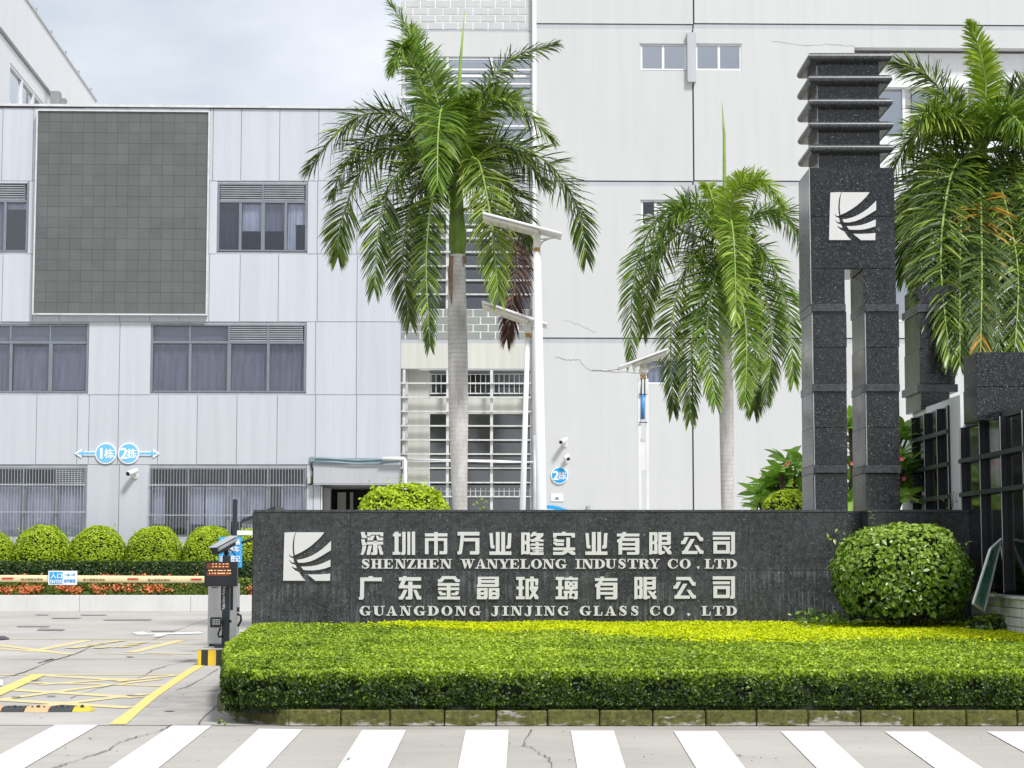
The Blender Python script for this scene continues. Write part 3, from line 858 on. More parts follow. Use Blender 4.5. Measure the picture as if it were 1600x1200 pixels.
mb.build("upper_wall", "white_paint_wall", rb)
mb = MB()
wallblock(mb, Yn, wyA, 0, Zl - .12, -.12, -12); wallblock(mb, wyB, Yt, 0, Zl - .12, -.12, -12)
wallblock(mb, wyA, wyB, wz1, Zl - .12, -.12, -12); wallblock(mb, wyA, wyB, 0, wz0, -.12, -12); wallblock(mb, wyA, wyB, wz0, wz1, -.7, -12)
mb.build("lower_wall", "white_paint_wall", rb)
mb = MB(); wallblock(mb, Yn, Yt, Zl - .12, Zl, -.18, -11); mb.build("groove", "joint_grey", rb)
mb = MB(); wallblock(mb, Yn, Yt + .1, Zt, Zt + .10, .06, -12); mb.build("parapet_coping", "screen_frame", rb)
mb = MB()
ys = [wyA + (wyB - wyA) * q for q in (0, .36, .70, 1)]
mb2 = []
for q, y in enumerate(ys): wallblock(mb, y - .12 + (.12 if q == 0 else 0), y + .12 - (.12 if q == 3 else 0), wz0, wz1, -.14, -.3)
wallblock(mb, wyA + .12, wyB - .12, wz1 - .12, wz1, -.15, -.3); wallblock(mb, wyA + .12, wyB - .12, wz1 - 1.75, wz1 - 1.55, -.15, -.3)
wf = mb.build("window", "window_frame_white", rb)
for a, b in zip(ys[:-1], ys[1:]):
    for za, zb in ((wz1 - 1.55, wz1 - .12), (wz0, wz1 - 1.75)):
        m3 = MB(); wallblock(m3, a + .12, b - .12, za, zb, -.24, -.26); m3.build("pane", "window_glass_sky", wf)
        m3 = MB(); wallblock(m3, a + .12, b - .12, za, zb, -.6, -.65); m3.build("blind", "curtain_grey", wf)
for q, (x, y0) in enumerate(((77, 144), (86, 155))):
    p = WR(x, y0); MB().box(p.x + .1, p.x + .5, p.y - .2, p.y + .2, 14, p.z).build("vent_pipe", "joint_grey", rb)
mb = MB()
for Y in np.linspace(Yn + 10, Yt - 2, 6): mb.box(wx(Y) - .03, wx(Y) + .09, Y - .06, Y + .06, Zt + .1, Zt + .18)
mb.build("parapet_clip", "joint_grey", rb, kind='stuff')

# ================================================================== MAIN WHITE BUILDING
MBD = Frame(60.6, .022, "office_building", "tall off-white rendered building behind the palms, with small windows and a stair bay", "building")
ST = "stucco"
Yj = [-160, 36.5, 282, 527.5, 935]
wins = {  # openings per storey: (x0, y0, x1, y1)
    0: [], 1: [(1001, 69.5, 1072, 110), (1087, 69.5, 1158, 110), (1336, 73, 1720, 282)],
    2: [(1002, 313.5, 1073.5, 352.5), (1089, 313.5, 1160, 352.5), (1340, 282, 1720, 503)],
    3: [(1008, 562, 1076, 600)]}
def wall_with_holes(fr, x0, y0, x1, y1, holes, m, name, d0, d1):
    xs = sorted({x0, x1} | {h[0] for h in holes if x0 < h[0] < x1} | {h[2] for h in holes if x0 < h[2] < x1})
    mb = MB(); ym = (y0 + y1) / 2
    X = {x: fr.L(x, ym)[0] for x in xs}
    for h in holes:
        for q in (h[0], h[2]):
            if q in X: X[q] = fr.L(q, (h[1] + min(h[3], 2 * h[1] - y0 + 400)) / 2)[0]
    def bx(a, ya, b, yb): mb.box(X[a], X[b], d0, d1, fr.L(x0, yb)[1], fr.L(x0, ya)[1])
    for a, b in zip(xs[:-1], xs[1:]):
        hs = sorted([h for h in holes if h[0] <= a and h[2] >= b], key=lambda h: h[1])
        y = y0
        for h in hs:
            if h[1] > y: bx(a, y, b, h[1])
            y = max(y, h[3])
        if y < y1: bx(a, y, b, y1)
    return mb.build(name, m, fr.root)
for s in range(4):
    y0, y1 = Yj[s], Yj[s + 1]
    for x0, x1 in ((838, 1081.5), (1084, 1720)):
        hs = [h for h in wins[s]]
        wall_with_holes(MBD, x0, y0 + (9 if s else 0), x1, y1, hs, ST, "wall_section", -.05, .3)
        if s: 
            hs2 = [h for h in wins[s] if h[1] < y0 + 9]
            wall_with_holes(MBD, x0, y0 + 1.6, x1, y0 + 9, hs2, "grey_fascia", "recessed_band", -.02, .3)
for ya, yb in ((-160, 53), (130, 291), (366, 935)): fpart(MBD, "joint_core", "joint_dark", 1078, ya, 1088, yb, -.01, .02)
for y in Yj[1:4]: fpart(MBD, "joint_core", "joint_dark", 838, y - 2, 1720, y + 2.4, .0, .02)
mb = MB(); x0, x1, z0, z1 = MBD.rect(1336, -160, 1720, 73); mb.box(x0, x1, .3, .32, z0, z1)
x0, x1, z0, z1 = MBD.rect(1336, 503, 1720, 935); mb.box(x0, x1, .3, .32, z0, z1); mb.build("backing", "joint_dark", MBD.root)
for a in ((1073, 53, 1086.5, 130), (1076, 291, 1089, 366)):
    fpart(MBD, "pilaster_box", "grey_fascia", *a, -.22, -.05)
cube_hole = [("w", 1001, 69.5, 1072, 110, 1036), ("w", 1087, 69.5, 1158, 110, 1123), ("w", 1002, 313.5, 1073.5, 352.5, 1024), ("w", 1089, 313.5, 1160, 352.5, 1125), ("w", 1008, 562, 1076, 600, 1040)]
for i, (_, a, b, c, d, p) in enumerate(cube_hole):
    w_ = window(MBD, a, b, c, d, None, [p], "window_frame_white", "window_glass_sky" if i < 2 else "window_glass", fw=2.6,
                curtains=[(a + 3, b + 3, c - 3, d - 3, "curtain_mauve" if i < 2 else "curtain_grey", .006, 0)] if i not in (2,) else [(1050, 317, 1071, 350, "curtain_grey", .01, 0)])
    fpart(MBD, "drip_ledge", "grey_fascia", a - 1, b - 1.6, c + 1, b, -.09, .1)
# louvred shutter and basin in the half-open window
x0, x1, z0, z1 = MBD.rect(1025, 317, 1050, 350)
mb = MB()
for q in range(9):
    za = z0 + (z1 - z0) * q / 9; mb.box(x0, x1, .02, .07, za + .012, za + (z1 - z0) / 9 - .02)
mb.build("shutter", "window_frame_white", MBD.root)
c_ = MBD.L(1012.5, 341)
def disc(cx, cy, cz, r, th, n=24): return MB().prism([(cx + r * math.cos(2 * math.pi * i / n), cz + r * math.sin(2 * math.pi * i / n)) for i in range(n)], cy, cy + th)
# recessed bay to the right
x0, x1, z0, z1 = MBD.rect(1336, 73, 1720, 503)
cube_part("bay_wall", "white_paint_wall", MBD.root, x0, x1, .9, 1.0, z0, z1)
fpart(MBD, "bay_soffit", "white_paint_wall", 1336, 70, 1720, 73, .0, .9)
fpart(MBD, "bay_spandrel", "white_paint_wall", 1340, 211, 1720, 312, .25, .9)
fpart(MBD, "bay_head", "white_paint_wall", 1340, 78, 1720, 131, .45, .9)
fpart(MBD, "bay_band", "joint_grey", 1385, 311, 1720, 314, .22, .3)
fpart(MBD, "bay_sill", "white_paint_wall", 1340, 500, 1720, 503, .0, .9)
for a, b in ((1381, 1418), (1434, 1474), (1480, 1518), (1526, 1566), (1574, 1614), (1622, 1660)):
    fo = fpart(MBD, "window_back", "curtain_dark", a, 134, b, 209, .86, .9)
    fpart(MBD, "bay_pane", "window_glass_sky", a, 134, b, 209, .80, .81)
    fpart(MBD, "bay_frame", "window_frame_white", b, 131, b + 4, 211, .68, .86)
m2 = MB()
for q in range(12):
    MBD.box(m2, 1396, 318 + q * 4.2, 1715, 320.2 + q * 4.2, .3, .42)
m2.build("bay_louvre", "louvre_grey", MBD.root, kind='stuff')
fpart(MBD, "bay_louvre_backing", "dark_inside", 1390, 314, 1720, 369, .6, .62)
fpart(MBD, "bay_band", "window_frame_white", 1385, 369, 1720, 378, .3, .6)
for a, b in ((1396, 1440), (1446, 1500), (1506, 1552), (1572, 1625), (1632, 1690)):
    fpart(MBD, "bay_pane", "window_glass_sky", a, 378, b, 500, .5, .51)
    fpart(MBD, "window_back", "curtain_dark" if a < 1560 else "duct_teal", a, 378, b, 500, .7, .72)
    fpart(MBD, "bay_frame", "window_frame_white", b, 378, b + 6, 500, .42, .6)
fpart(MBD, "bay_frame", "joint_grey", 1555, 378, 1569, 500, .3, .5)

# stair bay between the two buildings
bay_x0, bay_x1 = 626, 833
def bay(name, m, x0, y0, x1, y1, d0, d1, **k): return fpart(MBD, name, m, x0, y0, x1, y1, d0, d1, **k)
def bricks(y0, y1, rows, tm="tile_grey"):
    bay("mortar_bed", "mortar_white", bay_x0, y0, bay_x1, y1, .06, .3)
    h = (y1 - y0) / rows
    for r in range(rows):
        x = bay_x0 - (12 if r % 2 else 0) - 4
        while x < bay_x1:
            a, b = max(x, bay_x0), min(x + 23.5, bay_x1)
            if b - a > 3:
                xa, xb, za, zb = MBD.rect(a, y0 + r * h, b, y0 + (r + 1) * h)
                cube_part("facing_brick", tm, MBD.root, xa + .022, xb - .022, .045 + random.uniform(-.004, .004), .065, za + .02, zb - .02)
            x += 23.5
bricks(-12, 45.5, 5, "tile_lit"); bricks(237, 284, 4); bricks(482.5, 529.5, 4)
for y0, y1 in ((50, 88), (295.5, 330), (536.5, 576)): bay("spandrel", "cream_wall" if y0 > 500 else "stucco", bay_x0, y0, bay_x1, y1, .02, .3)
for y0, y1 in ((45.5, 50), (284, 295.5), (529.5, 536.5)): bay("recessed_band", "grey_fascia", bay_x0, y0, bay_x1, y1, .07, .3)
bay("mortar_bed", "mortar_white", bay_x0, -160, bay_x1, -12, .06, .3)
# glazed zones behind the grille
for (y0, y1) in ((88, 237), (330, 482.5)):
    bay("stair_back_wall", "joint_grey" if y0 < 200 else "dark_inside", bay_x0, y0, bay_x1, y1, .7 if y0 < 200 else 1.6, 1.7)
    for a, b in ((634, 697), (701, 766), (770, 830)):
        bay("stair_pane", "window_glass_sky" if y0 < 200 else "stair_glass", a, y0 + 2, b, y1 - 2, .28, .29)
        bay("stair_mullion", "window_frame_white", b, y0, b + 3, y1, .2, .3)
    bay("stair_landing", "cream_wall", 640, y0 + 62, 828, y0 + 90, .9, 1.2)
    bay("stair_transom", "window_frame_white", 628, y0 + 26, 831, y0 + 30, .19, .28)
    bay("stair_flight", "joint_grey", 700, y0 + 10, 765, y0 + 60, 1.3, 1.5)
bay("stair_back_wall", "cream_wall", 634, 576, 670, 935, .5, .6)
bay("stair_back_wall", "cream_wall", 670, 617, 831, 645, .5, .6)
bay("stair_back_wall", "joint_grey", 670, 576, 831, 580, .5, .6)
bay("stair_back_wall", "grey_fascia", 626, 576, 634, 935, .5, .6)
bay("stair_shade", "dark_inside", 670, 576, 831, 935, 1.9, 2.0)
for (a, b) in ((671, 697), (701, 766), (770, 829)):
    for (y0, y1) in ((580, 617), (645, 755), (757, 935)):
        bay("stair_pane", "stair_glass", a, y0, b, y1, .54, .55)
    bay("stair_curtain", "curtain_grey", a, 580, b, 617, .9, .95)
    bay("stair_curtain", "curtain_grey", a, 776, b, 935, .9, .95)
    bay("stair_blind", "joint_grey", a, 645, b, 663 if a > 700 else 668, .8, .85)
    mb = MB(); x = a + 1.5
    while x < b - 1:
        MBD.box(mb, x, 583, x + 1.0, 614, .40, .43); x += 8.0
    MBD.box(mb, a, 597, b, 598.2, .435, .46); MBD.box(mb, a, 612, b, 613.6, .435, .46); MBD.box(mb, a, 582, b, 583.2, .435, .46)
    x = a + 1.5
    while x < b - 1:
        MBD.box(mb, x, 762, x + 1.0, 776, .40, .43); x += 8.0
    MBD.box(mb, a, 766, b, 767.2, .435, .46)
    mb.build("window_bars", "window_frame_white", MBD.root, kind='stuff')
def rail(y, x0=622, x1=834, th=2.0, m="rail_pale"):
    bay("grille_rail", m, x0, y - th / 2, x1, y + th / 2, -.06, .03)
for y in (109, 131, 153, 175, 197, 219): rail(y, th=2.2, m="window_frame_white")
for y in (351, 372.5, 394, 416, 438, 460): rail(y)
for y in (599, 621, 643, 665.5, 687.5, 709.5, 731.5, 754, 776): rail(y, th=2.2)
for x in (630.5, 699, 768, 831):
    for (y0, y1) in ((88, 237), (330, 482), (576, 935)):
        bay("grille_post", "rail_pale", x - 2.2, y0, x + 2.2, y1, .04, .16)
mb = MB(); ftube(MBD, mb, [(636, 718), (700, 719), (770, 720), (834, 723)], .025, -.12); ftube(MBD, mb, [(636, 722), (720, 721), (790, 723), (834, 722)], .02, -.16)
mb.build("strung_cable", "white_metal", MBD.root, smooth=True)
# corner downpipe
mb = MB(); ftube(MBD, mb, [(834.5, -160), (834.5, 400), (835, 680)], .07, -.12); mb.build("downpipe", "white_metal", MBD.root, smooth=True)
mb = MB(); ftube(MBD, mb, [(835, 680), (836.5, 935)], .075, -.12); mb.build("downpipe", "pipe_grey", MBD.root, smooth=True)
x0, x1, z0, z1 = MBD.rect(626, -160, 1720, 935)
MB().box(x0, x0 + .25, .3, 14, z0, z1).build("end_wall", "stucco", MBD.root)
MB().box(x0, x1, .3, 14, z1, z1 + .3).build("roof", "joint_grey", MBD.root)
# wall cracks
def fcrack(fr, pts, w, d=-.0535, jit=1.0, m="joint_grey"):
    mb = MB(); out = []
    for i in range(len(pts) - 1):
        for k in range(6):
            q = (pts[i][0] + (pts[i + 1][0] - pts[i][0]) * k / 6, pts[i][1] + (pts[i + 1][1] - pts[i][1]) * k / 6 + random.uniform(-jit, jit))
            out.append(q)
    out.append(pts[-1])
    vs = []
    for x, y in out:
        a = fr.L(x, y); ww = w * random.uniform(.4, 1)
        vs += [(a[0], d, a[1] - ww), (a[0] + ww * .3, d, a[1] + ww)]
    mb.add(vs, [(2 * i, 2 * i + 1, 2 * i + 3, 2 * i + 2) for i in range(len(out) - 1)])
    mb.build("crack", m, fr.root)
fcrack(MBD, [(868, 558), (885, 563), (905, 562), (912, 572), (922, 579), (945, 580), (968, 582), (1000, 583)], .016)
fcrack(MBD, [(880, 500), (905, 508), (930, 520)], .008)
fcrack(MBD, [(1205, 65), (1250, 72), (1290, 70), (1335, 73)], .010)

# basin on the sill of the half-open window
o = disc(c_[0] + .02, -.03, c_[1] - .02, .165, .05); bs = o.build("basin", "basin_white", None, bev=.02)
bs.location = (0, MBD.Y0, 0); bs.rotation_euler = (0, 0, math.atan(MBD.k)); tag(bs, "round pale basin propped in the half-open window beside the louvred shutter", "basin")
o = disc(c_[0] - .0, -.05, c_[1] - .05, .075, .02, 7).build("cloth", "cloth_red", None)
o.location = bs.location; o.rotation_euler = bs.rotation_euler; tag(o, "dark red bundle of cloth inside the round basin at the window", "cloth")
# ================================================================== MONUMENT WALL
YM = 27.0
mw = thing("sign_wall", "long low wall of black speckled granite carrying the company name in raised white letters", "sign wall", W(860, 985, YM) * Vector((1, 1, 0)))
def mx_(px, py=880): return W(px, py, YM).x
def mz_(py, px=860): return W(px, py, YM).z
ztop, zmid = mz_(797), mz_(891)
TH = .35
MB().box(mx_(395.5) + .02, mx_(1325) - .02, YM + .03, YM + TH, 0, ztop - .03).build("wall_core", "grout_pale", mw)
xsj = [395, 547, 703, 859, 1013, 1170, 1325]
for a, b in zip(xsj[:-1], xsj[1:]):
    for za, zb in ((0, zmid), (zmid, ztop - .03)):
        MB().box(mx_(a) + .006, mx_(b) - .006, YM + random.uniform(-.0015, .0015), YM + .028, za + .005, zb - .005).build("granite_slab", "granite_black", mw)
for a, b in zip(xsj[:-1:2], xsj[2::2]):
    MB().box(mx_(a) - .0 + .002, mx_(b) - .002, YM - .012, YM + TH + .012, ztop - .03, ztop + .004).build("coping_slab", "granite_ledge", mw, bev=.004)
for a, s in ((395, 1), (1325, -1)):
    MB().box(mx_(a) - .012 * s, mx_(a) + .018 * s, YM + .032, YM + TH, .003, ztop - .033).build("end_slab", "granite_black", mw)
# recessed middle part and right part
MB().box(mx_(1325) + .02, mx_(1357) + .35, YM + .62, YM + .75, 0, ztop - .03).build("recessed_slab", "granite_black", mw)
MB().box(mx_(1325) + .02, mx_(1357), YM + .61, YM + .95, ztop - .03, ztop).build("coping_slab", "granite_ledge", mw)
mw2 = thing("granite_plinth_wall", "short black granite wall on the right behind the round bush", "wall", (W(1436, 985, YM).x, YM, 0))
MB().box(mx_(1357) + .02, mx_(1516) - .02, YM + .03, YM + .9, 0, ztop - .03).build("wall_core", "grout_pale", mw2)
for a, b in ((1357, 1436), (1436, 1516)):
    for za, zb in ((0, zmid), (zmid, ztop - .03)):
        MB().box(mx_(a) + .003, mx_(b) - .003, YM, YM + .028, za + .003, zb - .003).build("granite_slab", "granite_black", mw2)
MB().box(mx_(1357) + .002, mx_(1516) - .002, YM - .01, YM + .92, ztop - .03, ztop + .004).build("coping_slab", "granite_ledge", mw2, bev=.004)
for a, s in ((1357, 1), (1516, -1)):
    MB().box(mx_(a) - .002 * s, mx_(a) + .018 * s, YM + .032, YM + .9, .003, ztop - .033).build("end_slab", "granite_black", mw2)

# ---- raised lettering: outlines measured on the wall face
def glyph(name, polys, parent, Y, conv, d=.028, m="letter_white"):
    mb = MB()
    for i, p in enumerate(polys):
        pts = [conv(*q) for q in p]
        if sum(a[0] * b[1] - b[0] * a[1] for a, b in zip(pts, pts[1:] + pts[:1])) < 0: pts = pts[::-1]
        e = .0006 * (i % 9)
        mb.prism(pts, Y - d - e, Y - .004 + e * .3)
    return mb.build(name, m, parent)
def R(x0, y0, x1, y1): return [(x0, y0), (x1, y0), (x1, y1), (x0, y1)]
K = 220.0 / 1600.0
def conv_at(ox, oy=820.0, dx=0.0, dy=0.0):
    def c(x, y):
        w = W(ox + (x + dx) * K, oy + (y + dy) * K, YM); return (w.x, w.z)
    return c
HZ = {
'shen': [[(100, 82), (145, 82), (152, 118), (168, 122), (168, 152), (115, 152)], [(105, 165), (148, 165), (150, 200), (168, 204), (166, 236), (118, 236)],
   [(120, 242), (166, 242), (150, 300), (130, 342), (100, 340), (105, 318), (112, 312)],
   R(175, 85, 357, 112), R(175, 112, 212, 132), R(322, 112, 357, 130),
   [(225, 122), (262, 122), (245, 160), (235, 178), (178, 178), (178, 145), (210, 145)], [(272, 122), (300, 122), (310, 145), (355, 145), (355, 178), (290, 178)],
   R(245, 182, 290, 196), R(172, 192, 355, 225), [(240, 225), (290, 225), (290, 330), (275, 342), (220, 342), (220, 315), (240, 315)],
   [(190, 235), (228, 235), (210, 320), (205, 342), (168, 342), (170, 315)], [(295, 235), (330, 235), (345, 300), (355, 310), (355, 340), (320, 340)]],
'zhen': [R(485, 80, 530, 308), R(467, 100, 485, 132), R(530, 100, 558, 132), R(463, 308, 552, 340),
   [(572, 80), (610, 80), (610, 325), (595, 342), (560, 342), (560, 312), (572, 312)], R(630, 80, 663, 342), R(681, 78, 718, 342)],
'shi': [R(935, 82, 975, 97), R(830, 97, 1085, 132), R(935, 132, 975, 342), R(830, 150, 935, 183), R(830, 183, 870, 333),
   [(975, 150), (1083, 150), (1083, 183), (975, 183)], [(1045, 183), (1083, 183), (1083, 325), (1070, 335), (995, 335), (995, 300), (1045, 300)]],
'wan': [R(1200, 80, 1448, 122), [(1235, 122), (1275, 122), (1268, 188), (1250, 320), (1238, 336), (1198, 336), (1198, 305), (1215, 300), (1222, 250)],
   R(1272, 150, 1402, 188), [(1402, 150), (1448, 150), (1448, 325), (1435, 338), (1340, 338), (1340, 300), (1402, 300)]],
'ye': [[(107, 95), (145, 95), (152, 230), (165, 235), (165, 268), (135, 270), (120, 255)], R(180, 82, 224, 303), R(242, 82, 285, 303), R(107, 303, 357, 342),
   [(318, 95), (357, 95), (350, 255), (335, 270), (297, 270), (300, 235), (312, 230)]],
'long': [[(468, 88), (506, 88), (506, 330), (468, 340)], [(527, 88), (560, 88), (570, 100), (570, 180), (560, 205), (570, 228), (568, 322), (555, 335), (527, 335)],
   R(506, 88, 527, 115), R(506, 182, 527, 222), R(506, 300, 527, 333),
   [(600, 82), (640, 82), (635, 95), (720, 95), (720, 125), (680, 160), (722, 170), (722, 195), (655, 186), (600, 195), (575, 190), (575, 165), (615, 158), (650, 125), (612, 125), (590, 138), (575, 130), (578, 115)],
   R(630, 194, 668, 212), R(577, 212, 720, 238), R(577, 255, 720, 280), R(630, 238, 668, 255), R(630, 280, 668, 312), R(568, 312, 722, 342), R(598, 288, 718, 303)],
'shi2': [R(930, 80, 975, 93), R(830, 93, 1078, 124), R(830, 124, 868, 146), R(1040, 124, 1078, 145),
   [(838, 152), (870, 158), (885, 168), (955, 168), (955, 197), (868, 197), (835, 180)], [(835, 190), (880, 207), (952, 207), (952, 238), (868, 238), (832, 215)],
   R(830, 258, 1080, 290), R(980, 145, 1022, 258), [(830, 308), (930, 308), (962, 290), (1012, 290), (985, 322), (950, 342), (830, 342)], [(1005, 290), (1045, 290), (1082, 315), (1082, 342), (1045, 342), (992, 308)]],
'you': [[(165, 82), (208, 82), (200, 100), (160, 100)], R(100, 100, 355, 132), [(150, 132), (190, 132), (178, 155), (160, 195), (160, 335), (118, 340), (118, 200), (103, 200), (103, 168), (128, 160)],
   R(172, 150, 355, 185), [(308, 185), (355, 185), (355, 325), (340, 340), (215, 340), (215, 310), (308, 310)], R(160, 207, 308, 236), R(160, 257, 308, 288)],
'xian': [[(467, 84), (503, 84), (503, 332), (467, 340)], [(524, 84), (552, 84), (562, 98), (562, 190), (553, 205), (562, 222), (562, 320), (550, 332), (524, 332)],
   R(503, 84, 524, 118), R(503, 184, 524, 220), R(503, 295, 524, 330),
   [(570, 84), (610, 84), (610, 298), (645, 298), (645, 322), (600, 340), (570, 335)], R(610, 84, 712, 114), R(610, 138, 670, 172), R(610, 195, 670, 228), [(670, 114), (712, 114), (712, 215), (700, 228), (670, 228)],
   [(615, 240), (652, 240), (672, 262), (712, 236), (712, 262), (692, 280), (718, 305), (718, 335), (682, 335)]],
'gong': [[(860, 85), (1020, 85), (1055, 140), (1080, 148), (1078, 185), (1042, 185), (1000, 122), (860, 122)], [(868, 140), (915, 140), (880, 210), (868, 220), (828, 220), (830, 185), (848, 182)],
   [(940, 162), (985, 162), (905, 297), (1015, 297), (1015, 332), (840, 332), (838, 300), (860, 292)], [(978, 232), (1018, 232), (1055, 285), (1083, 295), (1082, 330), (1040, 330)]],
'si': [R(1188, 80, 1440, 118), [(1398, 118), (1440, 118), (1440, 322), (1425, 335), (1385, 335), (1385, 305), (1398, 300)], R(1190, 138, 1383, 170), R(1195, 188, 1383, 225), R(1195, 225, 1238, 290), R(1340, 225, 1383, 290), [(1195, 290), (1383, 290), (1375, 327), (1195, 327)]],
'guang': [R(190, 583, 240, 598), R(95, 598, 340, 640), [(95, 640), (140, 640), (137, 830), (122, 850), (80, 850), (80, 820), (92, 815)]],
'dong': [[(580, 583), (628, 583), (622, 595), (578, 595)], R(535, 595, 787, 635), [(565, 635), (612, 635), (592, 685), (640, 685), (640, 722), (533, 722), (533, 700)], R(688, 685, 785, 722),
   [(640, 645), (688, 645), (688, 835), (675, 848), (612, 848), (612, 818), (640, 815)], [(590, 738), (632, 738), (590, 830), (575, 848), (533, 848), (533, 820), (550, 815)], [(698, 738), (735, 738), (768, 812), (788, 815), (788, 848), (740, 848)]],
'jin': [[(1025, 583), (1175, 583), (1200, 617), (1228, 620), (1225, 650), (1180, 650), (1150, 617), (1055, 617), (1020, 655), (977, 655), (977, 620), (1000, 617)], R(975, 662, 1220, 695), R(978, 712, 1220, 742),
   R(1078, 695, 1120, 712), R(1078, 742, 1120, 815), [(980, 755), (1018, 755), (1025, 772), (1068, 775), (1065, 800), (1005, 800), (988, 780)], [(1180, 755), (1215, 755), (1212, 785), (1190, 800), (1130, 800), (1130, 775), (1172, 772)], R(975, 815, 1228, 848)],
'jing': [R(-25, 590, 215, 616), R(-25, 616, 14, 672), R(171, 616, 215, 672), R(14, 628, 171, 659), [(-25, 672), (215, 672), (215, 695), (200, 706), (-35, 706), (-35, 690)],
   R(-35, 718, 88, 747), R(-35, 765, 88, 796), [(-35, 812), (88, 812), (78, 845), (-35, 845)], R(-35, 747, 8, 765), R(-35, 796, 8, 812), R(45, 747, 88, 765), R(45, 796, 88, 812),
   R(99, 718, 220, 747), R(99, 765, 220, 796), [(99, 812), (220, 812), (208, 845), (99, 845)], R(99, 747, 140, 765), R(99, 796, 140, 812), R(178, 747, 220, 765), R(178, 796, 220, 812)],
'bo': [R(412, 592, 508, 625), R(415, 700, 500, 732), R(410, 812, 508, 845), R(440, 625, 482, 700), R(440, 732, 482, 812), R(517, 612, 555, 845), R(555, 612, 662, 645), R(570, 588, 612, 612),
   [(628, 645), (662, 645), (658, 688), (628, 688)], R(572, 645, 610, 700), [(565, 700), (662, 700), (655, 735), (565, 735)], [(612, 735), (655, 735), (580, 845), (555, 845), (560, 820)], [(570, 735), (598, 735), (665, 820), (662, 845), (628, 845)]],
'li': [R(860, 592, 956, 625), R(863, 700, 948, 732), R(858, 812, 956, 845), R(888, 625, 930, 700), R(888, 732, 930, 812), R(1010, 588, 1050, 600), R(962, 600, 1113, 628), R(962, 640, 1000, 735), [(1072, 640), (1108, 640), (1108, 720), (1095, 735), (1072, 735)],
   [(1000, 640), (1020, 640), (1072, 690), (1072, 703), (1050, 703), (1000, 655)], [(1050, 640), (1072, 640), (1072, 655), (1015, 703), (1000, 703), (1000, 690)], R(1000, 703, 1072, 735), R(1018, 735, 1050, 750), R(950, 750, 1110, 780),
   R(958, 780, 995, 845), [(1075, 780), (1110, 780), (1110, 835), (1095, 845), (1060, 845), (1060, 815), (1075, 815)], [(1018, 780), (1048, 780), (1035, 812), (1055, 812), (1055, 838), (1005, 838)]],
}
OA, OB, OC = 550.0, 750.0, 950.0
for key, ox, dx, dy in [('shen', OA, 0, 0), ('zhen', OA, 0, 0), ('shi', OA, 0, 0), ('wan', OA, 0, 0), ('ye', OB, 0, 0), ('long', OB, 0, 0), ('shi2', OB, 0, 0), ('ye', OB, 1090, 0),
                        ('you', OC, 0, 0), ('xian', OC, 0, 0), ('gong', OC, 0, 0), ('si', OC, 0, 0),
                        ('guang', OA, 0, 0), ('dong', OA, 0, 0), ('jin', OA, 0, 0), ('jing', OB, 0, 0), ('bo', OB, 0, 0), ('li', OB, 0, 0),
                        ('you', OB, 1205, 506), ('xian', OC, -169, 508), ('gong', OC, -86, 507), ('si', OC, 0, 505)]:
    glyph("character", HZ[key], mw, YM, conv_at(ox, 820.0, dx, dy))

# bold serif capitals, drawn in a 0..1 box (y up)
def arc(cx, cy, rx, ry, a0, a1, n=14): return [(cx + rx * math.cos(math.radians(a0 + (a1 - a0) * i / n)), cy + ry * math.sin(math.radians(a0 + (a1 - a0) * i / n))) for i in range(n + 1)]
def band(o, i): return [[o[k], o[k + 1], i[k + 1], i[k]] for k in range(len(o) - 1)]
def ribbon(pts, ws, sub=6):
    P_ = []; n = len(pts)
    for i in range(n - 1):
        p0, p1, p2, p3 = pts[max(i - 1, 0)], pts[i], pts[i + 1], pts[min(i + 2, n - 1)]
        for k in range(sub + (i == n - 2)):
            t_ = k / sub; q = []
            for c in (0, 1): q.append(.5 * (2 * p1[c] + (p2[c] - p0[c]) * t_ + (2 * p0[c] - 5 * p1[c] + 4 * p2[c] - p3[c]) * t_ ** 2 + (3 * p1[c] - p0[c] - 3 * p2[c] + p3[c]) * t_ ** 3))
            P_.append((q[0], q[1], ws[i] + (ws[i + 1] - ws[i]) * t_))
    L_, R_ = [], []
    for i, p in enumerate(P_):
        a, b = P_[max(i - 1, 0)], P_[min(i + 1, len(P_) - 1)]
        dx, dy = b[0] - a[0], b[1] - a[1]; l = math.hypot(dx, dy) or 1
        nx, ny = -dy / l * p[2] * .5, dx / l * p[2] * .5
        L_.append((p[0] + nx, p[1] + ny)); R_.append((p[0] - nx, p[1] - ny))
    return band(L_, R_)
def r_(x0, y0, x1, y1): return [(x0, y0), (x1, y0), (x1, y1), (x0, y1)]
sf = .085
ring_o, ring_i = arc(.5, .5, .5, .51, 0, 360, 28), arc(.5, .5, .22, .43, 0, 360, 28)
